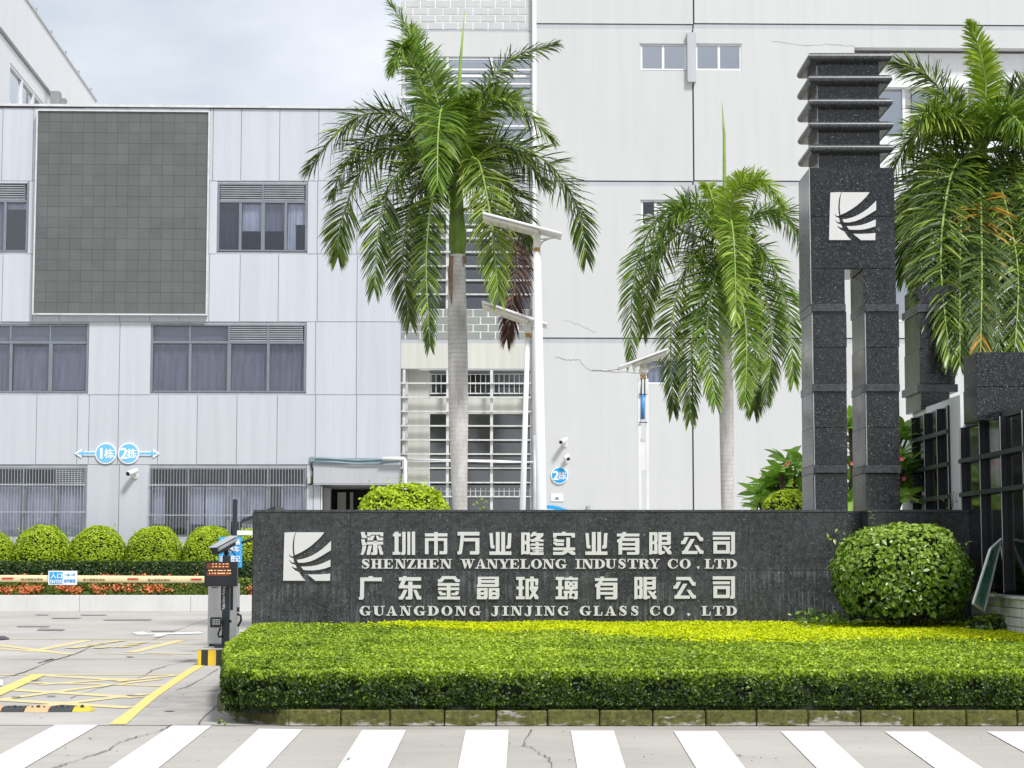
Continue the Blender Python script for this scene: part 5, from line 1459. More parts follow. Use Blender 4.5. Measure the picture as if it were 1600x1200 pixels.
# planter wall, back hedge, flower strip
pl0, pl1 = W(-60, 950, 54.7).x - 3, -6.0
pw = thing("planter_wall", "long low pale rendered planter wall below the orange flowers", "wall", ((pl0 + pl1) / 2, 54.7, 0))
zpw = W(200, 930, 54.7).z
for q in range(4):
    a = pl0 + (pl1 - pl0) * q / 4; b_ = pl0 + (pl1 - pl0) * (q + 1) / 4
    MB().box(a + .004, b_ - .004, 54.7, 54.95, 0, zpw).build("wall_section", "planter_wall_paint", pw, bev=.01)
MB().box(pl0, pl1, 54.96, 59.5, 0, zpw - .08).build("soil", "soil", pw)
def strip_leaves(name, label, cat, x0, x1, ya, yb, za, zb, n, size, m, tb, par=None):
    root = thing(name, label, cat, ((x0 + x1) / 2, (ya + yb) / 2, 0))
    MB().box(x0, x1, ya + .12, yb - .1, za - .1, zb - .10).build("inner_twigs", "inner_leaf_dark", root)
    u = RNG.uniform(0, 1, n); side = u < .6
    p = np.stack([RNG.uniform(x0, x1, n), np.where(side, ya, RNG.uniform(ya, yb, n)), np.where(side, RNG.uniform(za, zb, n), zb)], 1)
    p[:, 1] += .05 * vnoise(p, 4, 1) + np.abs(RNG.normal(0, .04, n)) * side; p[:, 2] += .035 * vnoise(p, 3, 2) * ~side
    nn = np.where(side[:, None], [0, -1, .45], [0, 0, 1.0])
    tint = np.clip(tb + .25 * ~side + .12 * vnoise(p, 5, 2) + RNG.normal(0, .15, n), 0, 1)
    link("foliage", leaves(name + "_foliage", p, nn, np.full(n, size), tint, .6, .65, ORG[root.name]), m, root, kind='stuff')
    return root
strip_leaves("back_hedge", "dark green straight hedge strip between the dome shrubs and the orange flowers", "hedge", pl0, pl1, 56.0, 56.7, .5, W(200, 878, 56.2).z, 26000, .075, "back_hedge_leaf", .40)
fb = strip_leaves("flower_bed", "strip of orange-red flowers with yellow-green leaves above the pale planter wall", "flower bed", pl0, pl1, 54.98, 55.9, zpw - .05, W(200, 905, 55.4).z, 17000, .095, "flower_leaf", .42)
n = 5200; fx = RNG.uniform(pl0, pl1, 230); w_ = np.clip(1.2 - (fx + 16.5) * .11, .15, 1)
cl = fx[RNG.uniform(0, 1, 230) < np.clip(w_, .25, 1)]
ci = RNG.integers(0, len(cl), n)
cz = RNG.uniform(zpw + .12, W(200, 903, 55.4).z + .02, len(cl)); cy = 54.98 + .6 * np.clip((cz - zpw - .1), 0, .4)
fp = np.stack([cl[ci] + RNG.normal(0, .09, n), cy[ci] + RNG.normal(-.04, .05, n), cz[ci] + RNG.normal(0, .06, n)], 1)
link("flowers", leaves("ixora_flowers", fp, np.tile([0, -1, .6], (n, 1)), np.full(n, .075), np.clip(RNG.normal(.5, .25, n), 0, 1), .8, .6, ORG[fb.name]), "ixora_flower", fb, kind='stuff')

# bushes showing over the wall
w = W(632, 800, 36)
blob("golden_shrub", "yellow-green shrub rising over the top of the sign wall left of the big palm", "shrub", (w.x, 36, w.z - .25), (.84, .7, .78), 7500, .085, "dome_leaf", 77, low=-.3, lump=.10, tb=.72, tg=.25, stems=True)
w = W(1230, 800, 33)
blob("clipped_shrub", "small clipped bright shrub behind the sign wall at the foot of the tower", "shrub", (w.x, 33, w.z - .15), (.45, .4, .53), 3200, .07, "dome_leaf", 41, low=-.3, lump=.05, tb=.6, tg=.25)
w = W(1345, 800, 31)
blob("dark_shrub", "dark green shrub seen low between the two tower legs", "shrub", (w.x, 31.5, w.z - .1), (.4, .4, .6), 1800, .06, "bush_leaf", 48, low=-.3, lump=.05, tb=.2, tg=.2)

# frangipani: rosettes of big leaves on forked stems
def frangipani(name, label, boxes, Y, nros, seed):
    rnd = random.Random(seed); base = W(*boxes[0][4], Y)
    root = thing(name, label, "shrub", (base.x, Y, 0))
    me = []
    for vi in range(4):
        mb = MB(); L_ = .32; Wd = .12
        for s_ in range(6):
            t_ = s_ / 5; wv = Wd * math.sin(math.pi * min(1, t_ * .88 + .10)) ** .8 * (.25 + .75 * min(1, t_ * 2.2)) * (1 if s_ < 5 else .15)
            z = -.10 * t_ * t_ * (1 + vi * .5); x = L_ * t_
            mb.v += [(x, -wv / 2, z + .012), (x, 0, z), (x, wv / 2, z + .012)]
        for s_ in range(5):
            a = s_ * 3; mb.f += [(a, a + 3, a + 4, a + 1), (a + 1, a + 4, a + 5, a + 2)]
        m_ = bpy.data.meshes.new("frangipani_leaf"); m_.from_pydata(mb.v, [], mb.f)
        m_.polygons.foreach_set('use_smooth', [True] * len(mb.f))
        at = m_.attributes.new('tint', 'FLOAT', 'FACE'); at.data.foreach_set('value', [[.35, .55, .75, .95][vi]] * len(mb.f))
        m_.materials.append(mat("frangipani_leaf")); me.append(m_)
    cnt = 0
    for (x0, y0, x1, y1, _) in boxes:
        for r_i in range(nros):
            px, py = rnd.uniform(x0, x1), rnd.uniform(y0, y1)
            if len(boxes[0]) and x0 < 1200 and (py - y0) < (x1 - px) * .9 - (x1 - x0) * .0 - 60 * 0 and py < 796 - (px - 1160) * 1.25: continue
            p = W(px, py, Y + rnd.uniform(-.5, .5))
            for k_ in range(9):
                if cnt >= 290: break
                a = k_ * 2.4 + rnd.uniform(-.3, .3); el = rnd.uniform(.1, 1.2)
                o = link("leaf", me[rnd.choice((0, 1, 1, 2, 2, 3))], None, root)
                o.location = p - ORG[root.name]; o.rotation_euler = (rnd.uniform(.2, 1.1), -el, a); s_ = rnd.uniform(.95, 1.4); o.scale = (s_, s_, s_); cnt += 1
            MB().tube([(base.x + (p.x - base.x) * .2, Y, max(.05, p.z - 1.2)), (base.x + (p.x - base.x) * .8, p.y, p.z - .4), tuple(p)], [.035, .028, .018], 6).build("branch", "twig", root)
    return root
fr1 = frangipani("frangipani", "frangipani shrub with big glossy leaves and pink flowers behind the tower's left leg", [(1172, 712, 1262, 796, (1230, 800))], 34, 34, 5)
fr2 = frangipani("frangipani", "tall frangipani with pink flowers seen through the gap between the tower legs", [(1326, 655, 1348, 790, (1336, 800)), (1404, 645, 1420, 780, (1410, 800))], 30.5, 15, 8)
def petals(root, px, py, Y, n=5, r=.042):
    p = W(px, py, Y); mb = MB()
    for k_ in range(n):
        a = k_ * 6.283 / n
        d = Vector((math.cos(a), -.35, math.sin(a))) * r; s = Vector((-math.sin(a), 0, math.cos(a))) * r * .42
        mb.add([p, p + d * .6 + s, p + d, p + d * .6 - s], [(0, 1, 2, 3)])
    mb.build("flower", "flower_pink", root)
for x, y in ((1231, 724), (1228, 729)): petals(fr1, x, y, 33.4)
for x, y in ((1332, 724), (1409, 717), (1412, 748)): petals(fr2, x, y, 29.9)

# weeds and sprigs
def sprig(name, label, base, h, n, size, m="weed_leaf", spread=.5, kind=None):
    root = thing(name, label, "weed", (base.x, base.y, 0)); rnd = random.Random(int(base.x * 1000) & 255)
    mb = MB()
    for k_ in range(3):
        tip = base + Vector((rnd.uniform(-.25, .25) * h * spread * 2, rnd.uniform(-.1, .1) * h, h * rnd.uniform(.7, 1)))
        mb.tube([base, base.lerp(tip, .5) + Vector((0, 0, h * .05)), tip], [.006, .004, .002], 5)
    mb.build("stem", "twig", root)
    p = np.array([[base.x + rnd.gauss(0, .16) * h * spread * 1.6, base.y + rnd.gauss(0, .1) * h, base.z + rnd.uniform(.05, 1) * h] for _ in range(n)])
    link("leaf_cluster", leaves(name + "_leaves", p, np.tile([0, -.6, .8], (n, 1)), np.full(n, size), RNG.uniform(0, 1, n), .42, .8, ORG[root.name]), m, root, kind='stuff')
sprig("weed", "tallest small green weed growing at the curved corner of the kerb", G(370, 1128), .13, 40, .04)
sprig("weed", "tiny low weed left of the taller one by the kerb corner", G(343, 1132), .06, 22, .035)
sprig("weed", "very small weed at the joint between kerb and road near the first zebra stripes", G(352, 1134), .035, 12, .03)
w = W(755, 800, 31); sprig("climbing_sprig", "thin yellow-green sprig poking over the sign wall right of the big palm trunk", Vector((w.x, 31, w.z - .9)), 1.15, 110, .07, "dome_leaf", .25)
w = W(1455, 812, 27.9); sprig("grass_tuft", "thin dry grass stalks on the right granite wall beside the white post", Vector((W(1487, 797, 27.5).x, 27.5, W(1487, 797, 27.5).z)), .28, 16, .05, "weed_leaf", .9)

# ================================================================== PALMS
def catmull(pts, n):
    P_ = [Vector(p) for p in pts]; out = []; m = len(P_) - 1
    for i in range(n + 1):
        s = i / n * m; k_ = min(int(s), m - 1); t_ = s - k_
        p0, p1, p2, p3 = P_[max(k_ - 1, 0)], P_[k_], P_[k_ + 1], P_[min(k_ + 2, m)]
        out.append(.5 * ((2 * p1) + (p2 - p0) * t_ + (2 * p0 - 5 * p1 + 4 * p2 - p3) * t_ ** 2 + (3 * p1 - p0 - 3 * p2 + p3) * t_ ** 3))
    return out
def frond(root, pts, L=.80, wid=.032, m="frond_leaf", tb=.34, nl=195, droop=.34, rach="rachis_green", seed=0, stiff=.75, start=.10, tipw=.35):
    rnd = np.random.default_rng(seed + 100)
    c = catmull(pts, 40); C_ = np.array([tuple(p) for p in c])
    T = norm(np.gradient(C_, axis=0))
    mb = MB(); mb.tube(c, [.032 * (1 - .85 * (i / 40)) + .004 for i in range(41)], 6)
    rc = mb.build("frond", rach, root, smooth=True)
    V, LO, SZ, TI = [], [], [], []
    vi = 0
    up0 = np.array([0, 0, 1.0])
    for side in (-1, 1):
        ts = np.linspace(start, .995, nl) + rnd.normal(0, .004, nl)
        for t_ in np.clip(ts, 0, .999):
            s = t_ * 40; k_ = int(s); f = s - k_
            p = C_[k_] * (1 - f) + C_[min(k_ + 1, 40)] * f; tan = T[k_]
            ref = up0 if abs(tan[2]) < .93 else np.array([0, -1.0, 0])
            sd_ = np.cross(tan, ref); sd_ /= np.linalg.norm(sd_) + 1e-9
            if abs(tan[2]) >= .93: pass
            upn = np.cross(sd_, tan)
            prof = min(1, .45 + 2.6 * t_) * (1 - .62 * t_ ** 3.2)
            l = L * prof * rnd.uniform(.82, 1.12)
            fw = .40 + .55 * t_ + 2.2 * t_ ** 7
            plum = rnd.choice([-.75, -.2, .35, .95]) + rnd.normal(0, .16)
            d = sd_ * side * 1.0 + tan * fw + upn * (plum)
            d /= np.linalg.norm(d)
            g = np.array([0, 0, -1.0]) * droop * rnd.uniform(.6, 1.3)
            q1 = p + d * l * .38 + g * l * .06; q2 = p + d * l * stiff + g * l * .30; q3 = p + d * l * .95 + g * l * .62
            wv = np.cross(d, upn + rnd.normal(0, .4, 3)); wv /= np.linalg.norm(wv) + 1e-9
            w_ = wid * (.6 + .4 * prof) * rnd.uniform(.8, 1.2)
            V += [p - wv * w_ * .25, p + wv * w_ * .25, q1 - wv * w_ * .5, q1 + wv * w_ * .5, q2 - wv * w_ * .36, q2 + wv * w_ * .36, q3]
            LO += [vi, vi + 1, vi + 3, vi + 2, vi + 2, vi + 3, vi + 5, vi + 4, vi + 4, vi + 5, vi + 6]; SZ += [4, 4, 3]
            if m == "frond_leaf_orange": tv = np.clip((.75 if rnd.random() < .5 * math.exp(-((t_ - .42) / .07) ** 2) * 1.5 or (t_ > .88 and rnd.random() < .5) else .3) + rnd.normal(0, .1), 0, 1)
            elif m == "frond_leaf_orange_x": tv = 0
            else: tv = np.clip(tb + rnd.normal(0, .24) , 0, 1)
            TI += [tv, tv, min(1, tv + .08)]; vi += 7
    V = np.array(V) - np.array(ORG[root.name])
    me = raw_mesh("leaflets", V, np.array(LO), np.array(SZ), np.array(TI))
    link("leaflets", me, m, rc, kind='stuff')
def lathe_tube(prof, Y, n=20):
    pts = []; rs = []
    for px, py, wpx in prof:
        p = W(px, py, Y); pts.append(p); rs.append(wpx / 2 / F * Y)
    return pts, rs
def palm(label, Y, trunk, shaft, fronds, crown_px, **kw):
    base = W(trunk[0][0], 700, Y)
    root = thing("palm_tree", label, "palm tree", (W(*trunk[0][:2], Y).x, Y, 0), group="royal palms")
    pts, rs = lathe_tube(trunk, Y)
    pts = [Vector((pts[0].x, Y, 0))] + pts; rs = [rs[0] * 1.1] + rs
    MB().tube(pts, rs, 56).build("trunk", "palm_bark", root, smooth=True)
    pts, rs = lathe_tube(shaft, Y)
    MB().tube(pts, rs, 18).build("crownshaft", "crownshaft", root, smooth=True)
    for i, f in enumerate(fronds):
        P_ = f[0]; dy = f[1]; opt = f[2] if len(f) > 2 else {}
        n_ = len(P_); out = []
        for j, (px, py) in enumerate(P_):
            q = j / (n_ - 1); out.append(W(px, py, Y + dy * q ** .8))
        o_ = dict(kw); o_.update(opt)
        frond(root, out, seed=i * 7 + int(Y * 10), **o_)
    return root
c1 = (712, 292)
B = dict(m="frond_leaf_bright")
p1 = palm("tallest palm, pale ringed trunk and one hanging brown dead frond", 38.0,
     [(718.7, 795, 23), (718, 760, 24.5), (717, 700, 28), (716.5, 640, 31), (715.5, 560, 31), (714.5, 500, 30), (714, 450, 28), (715, 398, 23.5)],
     [(716, 398, 23.5), (715.5, 384, 28), (715, 366, 28.5), (714, 340, 23), (713, 300, 21), (712, 255, 12)],
     [([(712, 290), (692, 190), (660, 90), (612, 8)], .6, B), ([(713, 280), (745, 165), (795, 95), (866, 70)], .5, dict(L=.66)),
      ([(708, 285), (672, 170), (640, 90), (627, 75), (612, 110)], -1.3, dict(m="frond_leaf_bright", L=.55)),
      ([(710, 285), (650, 195), (560, 182), (482, 262)], .5, {}), ([(709, 292), (640, 232), (575, 250), (535, 340), (528, 400)], .9, {}),
      ([(709, 295), (645, 250), (598, 325), (585, 452)], -.6, {}), ([(710, 300), (680, 300), (666, 400), (672, 540)], -1.0, dict(L=.6)),
      ([(712, 285), (693, 175), (685, 205), (683, 292)], -2.4, dict(m="frond_leaf_bright", tb=.3, L=.8, nl=150)),
      ([(716, 285), (748, 175), (800, 158), (860, 215)], -.8, dict(tb=.55, L=.72)), ([(716, 290), (770, 225), (850, 250), (900, 320), (916, 402)], .5, {}),
      ([(715, 295), (745, 250), (768, 350), (778, 462)], -1.4, dict(tb=.6)), ([(716, 300), (745, 240), (800, 235), (852, 285)], 1.2, {}),
      ([(717, 330), (765, 325), (806, 390), (800, 470), (792, 528)], -.3, dict(m="frond_leaf_dead", rach="rachis_brown", L=.55, droop=.9, nl=120)),
      ([(710, 290), (655, 290), (630, 390), (640, 500)], .7, dict(tb=.3)), ([(711, 285), (690, 150), (655, 95), (640, 45)], 1.3, B),
      ([(714, 288), (735, 200), (760, 150), (800, 150)], 1.6, B), ([(713, 290), (722, 210), (726, 165), (740, 150)], -1.5, dict(m="frond_leaf_bright", L=.5)),
      ([(709, 288), (670, 240), (620, 210), (560, 230), (520, 300)], 1.6, dict(tb=.3)),
      ([(716, 292), (760, 270), (800, 300), (822, 380)], 1.4, dict(tb=.3))], c1)
# dry leaf sheaths clinging below the crownshaft of the tallest palm
for pts_, r0 in (([(706, 400), (703.5, 425), (704.5, 450), (707, 485)], .055), ([(724, 399), (727, 404), (727, 409), (724, 414)], .03)):
    MB().tube([W(x, y, 37.86) for x, y in pts_], [r0 * q for q in (.7, 1, .8, .15)], 7).build("dry_sheath", "bark_sheath", p1, smooth=True)
# spear leaf
def spear(root, pts, Y, r, m="frond_leaf_young"):
    mb = MB(); P_ = [W(x, y, Y) for x, y in pts]; mb.tube(P_, [r * q for q in (1, .9, .7, .12)][:len(P_)], 6); mb.build("spear_leaf", "rachis_green", root, smooth=True)
spear(p1, [(713, 280), (716, 160), (720, 90), (726, 18)], 38, .05)
m_orange = dict(m="frond_leaf_orange")
Y2 = dict(m="frond_leaf_bright", tb=.35)
p2 = palm("shorter palm with a tall thin spear leaf, just left of the granite tower", 42.0,
     [(1136.5, 795, 19.5), (1136, 740, 20.5), (1135.5, 680, 22), (1135, 620, 23), (1133, 560, 21), (1133, 500, 19)],
     [(1133, 505, 20), (1133, 470, 22), (1133, 430, 20), (1133, 395, 14), (1132, 360, 8)],
     [([(1132, 385), (1090, 320), (1025, 345), (990, 440), (986, 565)], .8, Y2), ([(1131, 385), (1085, 330), (1045, 345), (1012, 420)], -.6, Y2),
      ([(1131, 390), (1085, 395), (1050, 500), (1052, 640)], -.6, {}), ([(1131, 392), (1108, 420), (1082, 530), (1078, 655)], -1.2, {}),
      ([(1135, 375), (1150, 300), (1190, 282), (1222, 320)], -.8, dict(m="frond_leaf_young", tb=.5, L=.6)), ([(1136, 385), (1180, 335), (1225, 335), (1262, 395)], .6, Y2),
      ([(1136, 388), (1185, 385), (1228, 470), (1240, 595)], -.3, Y2), ([(1135, 390), (1152, 430), (1166, 520), (1164, 625)], -1.6, dict(m="frond_leaf_bright", tb=.45)),
      ([(1135, 390), (1175, 410), (1205, 510), (1198, 620)], -.6, {}), ([(1133, 392), (1118, 430), (1105, 520), (1118, 630)], -1.8, dict(m="frond_leaf_bright", tb=.35)),
      ([(1134, 385), (1142, 345), (1148, 400), (1150, 500)], -2.2, dict(m="frond_leaf_bright", tb=.6, L=.62)), ([(1132, 382), (1118, 330), (1108, 295), (1100, 290)], 1.0, dict(m="frond_leaf_young", L=.4)),
      ([(1131, 388), (1060, 365), (1020, 420), (1005, 520)], 1.2, dict(tb=.4)), ([(1134, 380), (1140, 310), (1160, 275), (1175, 290)], .8, dict(m="frond_leaf_young", L=.45)),
      ([(1135, 392), (1160, 450), (1182, 570), (1178, 640)], .9, dict(tb=.25))], (1133, 385), L=.72)
spear(p2, [(1132, 380), (1132, 280), (1131.5, 210), (1128, 160)], 42, .05)
p3 = palm("palm at the right edge with some orange-yellow fronds, rising behind the gatehouse", 31.9,
     [(1540, 795, 40), (1538, 700, 42), (1536, 600, 42), (1534, 500, 40), (1533, 420, 36)],
     [(1533, 420, 34), (1532, 380, 38), (1531, 320, 34), (1530, 260, 26), (1530, 215, 16)],
     [([(1532, 230), (1540, 140), (1532, 85), (1516, 38)], -.3, dict(m="frond_leaf_young", L=.45, tb=.45)), ([(1535, 230), (1570, 165), (1605, 130), (1660, 110)], .3, {}),
      ([(1528, 230), (1490, 170), (1450, 120), (1402, 100)], .4, dict(tb=.5)), ([(1527, 232), (1480, 195), (1425, 215), (1385, 285)], .5, dict(tb=.5)),
      ([(1527, 235), (1470, 235), (1432, 310), (1428, 440)], -.5, dict(tb=.4)), ([(1528, 240), (1488, 270), (1470, 400), (1484, 560)], -2.7, {}),
      ([(1531, 240), (1532, 300), (1534, 420), (1532, 560)], -2.9, m_orange), ([(1536, 235), (1590, 250), (1612, 340), (1610, 460)], -.3, {}),
      ([(1536, 235), (1570, 190), (1620, 190), (1670, 260)], -.5, dict(tb=.5)), ([(1530, 240), (1505, 300), (1500, 420), (1500, 570)], -2.8, dict(tb=.3)),
      ([(1527, 238), (1450, 265), (1418, 350), (1414, 430)], 1.0, dict(m="frond_leaf", tb=.3)), ([(1534, 240), (1565, 300), (1590, 420), (1585, 560)], -2.6, dict(tb=.4)),
      ([(1528, 228), (1500, 190), (1462, 175), (1430, 190)], -1.3, dict(tb=.6)), ([(1533, 232), (1555, 190), (1580, 180), (1605, 210)], -1.5, dict(m="frond_leaf_bright", tb=.35)),
      ([(1530, 240), (1520, 300), (1515, 420), (1500, 560)], .6, dict(tb=.35)), ([(1534, 240), (1550, 330), (1558, 440), (1562, 575)], -2.4, dict(tb=.35)), ([(1529, 240), (1470, 300), (1452, 400), (1450, 500)], -2.2, dict(tb=.3)), ([(1535, 238), (1600, 300), (1625, 400), (1622, 540)], -2.3, dict(tb=.35)),
      ([(1540, 235), (1620, 230), (1650, 330), (1655, 470)], .3, {})], (1530, 230), L=.72)
# ================================================================== SOLAR STREET LAMPS
def lamp(name_label, Y, pole, panel, bracket, r0, r1, double=False):
    """pole [(px,py) top, (px,py) bottom]; panel [(x0,y0) high/left end,(x1,y1)]"""
    b = W(*pole[1], Y); t_ = W(*pole[0], Y)
    d = (b - t_) / (t_.z - b.z); foot = b + d * b.z
    root = thing("solar_lamp", name_label, "street lamp", (foot.x, Y, 0), group="solar street lamps")
    if not double:
        MB().tube([foot, b, t_], [r0, r0, r1], 14).build("pole", "white_metal", root, smooth=True)
        MB().box(foot.x - .2, foot.x + .2, Y - .2, Y + .2, 0, .03).build("base_plate", "white_metal", root, bev=.006)
    a, c = W(*panel[0], Y), W(*panel[1], Y)
    ax = (c - a).normalized(); n_ = Vector((-ax.z, 0, ax.x)); dep = .34
    if n_.z < 0: n_ = -n_
    th = .045
    def plate(u0, u1, h0, h1, dp, m, nm, bev=.01):
        mb = MB(); q = []
        for h in (h0, h1):
            for (u, y) in ((u0, -dp), (u1, -dp), (u1, dp), (u0, dp)):
                p = a + ax * u + n_ * h; q.append((p.x, Y + y, p.z))
        mb.hexa(q); mb.build(nm, m, root, bev=bev)
    Lp = (c - a).length
    plate(0, Lp, 0, th, dep, "white_metal", "solar_panel_frame")
    plate(.04, Lp - .04, th + .001, th + .006, dep - .04, "black_metal", "solar_cell", 0)
    plate(.03, Lp * .72, -.07, -.002, dep * .8, "white_metal_rusty", "lamp_housing", .015)
    for k_ in range(5):
        u = .08 + k_ * Lp * .10; plate(u, u + Lp * .065, -.082, -.0705, dep * .5, "lamp_plastic", "lamp_lens", .004)
    bt = W(*bracket, Y)
    MB().box(bt.x - .07, bt.x + .07, Y - .07, Y + .07, bt.z - .28, bt.z + .02).build("bracket", "white_metal_rusty", root, bev=.01)
    MB().box(bt.x - .055, bt.x + .055, Y - .075, Y + .075, bt.z - .34, bt.z - .27).build("collar", "rust", root)
    for q in (.05, .16, .27):
        MB().tube([(bt.x + .06, Y, bt.z - .26 + q * .6), (bt.x + .10 + q, Y, bt.z - .10 + q * .1 - .0)], .014, 6).build("brace", "white_metal_rusty", root)
    return root
lamp("tall thick white solar lamp, right of the big palm, panel sloping down to the right", 36.5, [(839, 390), (846, 797)], [(754, 339), (877, 371)], (839, 366), .105, .072)
lamp("thin leaning white solar lamp with the lower panel, just left of the thick one", 37.3, [(824.5, 524), (816.5, 797)], [(753, 476), (854, 511)], (825, 500), .060, .048)
# third lamp: twin uprights with a blue strut
Y3 = 39.0
l3 = lamp("white solar lamp on twin uprights with a blue strut, left of the shorter palm", Y3, [(1005, 590), (1005, 797)], [(1043, 549), (967, 577)], (1005, 566), .05, .05, double=True)
def l3box(nm, m, x0, y0, x1, y1, d0=-.06, d1=.06, bev=0):
    a, b = W(x0, y1, Y3), W(x1, y0, Y3); MB().box(a.x, b.x, Y3 + d0, Y3 + d1, a.z, b.z).build(nm, m, l3, bev=bev)
for x in (998.6, 1010.6):
    a = W(x, 592, Y3); MB().box(a.x - .032, a.x + .032, Y3 - .05, Y3 + .05, 0, a.z).build("upright", "white_metal", l3)
l3box("cross_plate", "white_metal", 1000.8, 688, 1008.6, 735, -.045, .045); l3box("cross_plate", "white_metal_rusty", 1000.8, 686, 1008.6, 690, -.05, .05)
l3box("battery_box", "white_metal_rusty", 999, 576, 1012.5, 583, -.12, .12, .01)
for x in (1002.5, 1007.5): MB().tube([W(x, 584, Y3), W(x - .5, 617, Y3 - .1)], .012, 6).build("rod", "anthracite_metal", l3)
MB().tube([W(1004.5, 616, Y3 - .05), W(1004, 655, Y3 - .05)], .045, 10).build("strut", "blue_rod", l3, smooth=True)
for y in (616, 660): MB().tube([W(998, y, Y3 - .08), W(1011, y, Y3 - .08)], .012, 6).build("bolt", "anthracite_metal", l3)
MB().tube([W(967, 577, Y3), W(945, 580, Y3), W(925, 578, Y3)], .006, 5).build("loose_wire", "black_metal", l3)

# ================================================================== TEXT HELPER
def text_mesh(s, width=None, height=None, bold=.0, ext=.001):
    """bold is a stroke thickening as a share of the character height: shifted copies, each a hair proud of the last"""
    cu = bpy.data.curves.new("txt", 'FONT'); cu.body = s; cu.extrude = ext; cu.resolution_u = 3
    cu.align_x = 'CENTER'; cu.align_y = 'CENTER'
    o = bpy.data.objects.new("txt", cu); COL.objects.link(o)
    bpy.context.view_layer.update()
    me = bpy.data.meshes.new_from_object(o.evaluated_get(bpy.context.evaluated_depsgraph_get()))
    bpy.data.objects.remove(o); bpy.data.curves.remove(cu)
    co = np.array([v.co[:] for v in me.vertices]); lo, hi = co.min(0), co.max(0)
    c_ = (lo + hi) / 2; sx = (width / (hi[0] - lo[0])) if width else None; sy = (height / (hi[1] - lo[1])) if height else None
    sx = sx or sy; sy = sy or sx
    co = (co - [c_[0], c_[1], 0]) * [sx, sy, 1]
    H_ = (hi[1] - lo[1]) * sy; V, Fc = [], []
    for q, (dx, dy) in enumerate([(0, 0), (1, 0), (-1, 0), (0, .6), (0, -.6)] if bold else [(0, 0)]):
        n0 = len(V); V += [tuple(p) for p in co + [dx * bold * H_, dy * bold * H_, q * .0004]]; Fc += [tuple(i + n0 for i in p.vertices) for p in me.polygons]
    m2 = bpy.data.meshes.new("txt"); m2.from_pydata(V, [], Fc); return m2
def text(s, name, m, parent, pos, width=None, height=None, bold=.01, rot=(math.pi / 2, 0, 0), ext=.002):
    me = text_mesh(s, width, height, bold, ext); me.name = name
    o = link(name, me, m, parent); o.location = Vector(pos) - ORG.get(parent.name, Vector()); o.rotation_euler = rot
    return o

# ================================================================== BARRIER GATE
YG = 28.2
def gx_(px, py=960): return W(px, py, YG).x
def gz_(py, px=345, Y=YG): return W(px, py, Y).z
zi = .25
isl = thing("barrier_island", "small concrete island painted in yellow and black bars under the gate machine", "traffic island", (gx_(325), YG, 0))
ix0, ix1 = W(309, 1023, 27.95).x, W(309, 1023, 27.95).x + 1.0
iy0 = 27.95; nb = 6; wb_ = (ix1 - ix0) / 7.0
MB().box(ix0 + .01, ix1 - .01, iy0 + .01, iy0 + 1.6, 0, zi - .02).build("island_core", "concrete_road", isl)
MB().box(ix0 - .005, ix1, iy0 - .005, iy0 + 1.62, zi - .02, zi).build("island_top", "concrete_forecourt", isl, bev=.006)
x = ix0
for i, wpx in enumerate((.05, .10, .115, .1, .115, .1, .115, .1, .1)):
    MB().box(x, min(x + wpx, ix1), iy0, iy0 + .0095, 0, zi - .021).build("painted_bar", "kerb_yellow" if i % 2 == 0 else "kerb_black", isl); x += wpx
    if x >= ix1: break
for i in range(5):
    MB().box(ix0, ix0 + .0095, iy0 + .01 + i * .3, iy0 + .31 + i * .3, 0, zi - .021).build("painted_bar", "kerb_yellow" if i % 2 == 0 else "kerb_black", isl)

gm = thing("gate_machine", "silver barrier gate cabinet with black front strip on the striped island", "gate machine", (gx_(347), YG + .5, zi))
YC = YG + .45
cx0, cx1 = W(324.5, 960, YC).x, W(369.5, 960, YC).x; cz1 = W(345, 912, YC).z
MB().box(cx0, cx1, YC, YC + .34, zi + .03, cz1).build("cabinet", "silver_metal", gm, bev=.012)
MB().box(cx0 + .02, cx1 - .02, YC + .02, YC + .32, zi, zi + .03).build("plinth", "black_metal", gm)
a = W(345, 953, YC); MB().box(W(345, 953, YC).x, W(364, 953, YC).x, YC - .006, YC - .0005, a.z, cz1 - .01).build("black_strip", "black_metal", gm)
p = W(331, 951, YC); MB().tube([(p.x, YC - .01, p.z), (p.x, YC + .004, p.z)], .022, 14).build("lock", "steel_bar", gm)
MB().box(W(330, 918, YC).x, W(341, 918, YC).x, YC - .004, YC - .0006, W(330, 918.6, YC).z, W(330, 917.4, YC).z).build("slot", "black_metal", gm)
for py in (957,): MB().box(cx1, cx1 + .03, YC + .05, YC + .12, W(370, 956, YC).z, W(370, 949, YC).z).build("hinge", "black_metal", gm)
MB().tube([(cx1, YC + .1, W(370, 960, YC).z), (cx1 + .05, YC + .1, W(370, 962, YC).z), (cx1 + .055, YC + .1, W(370, 970, YC).z), (cx1 + .01, YC + .1, W(370, 979, YC).z)], .017, 8).build("cable", "black_metal", gm, smooth=True)

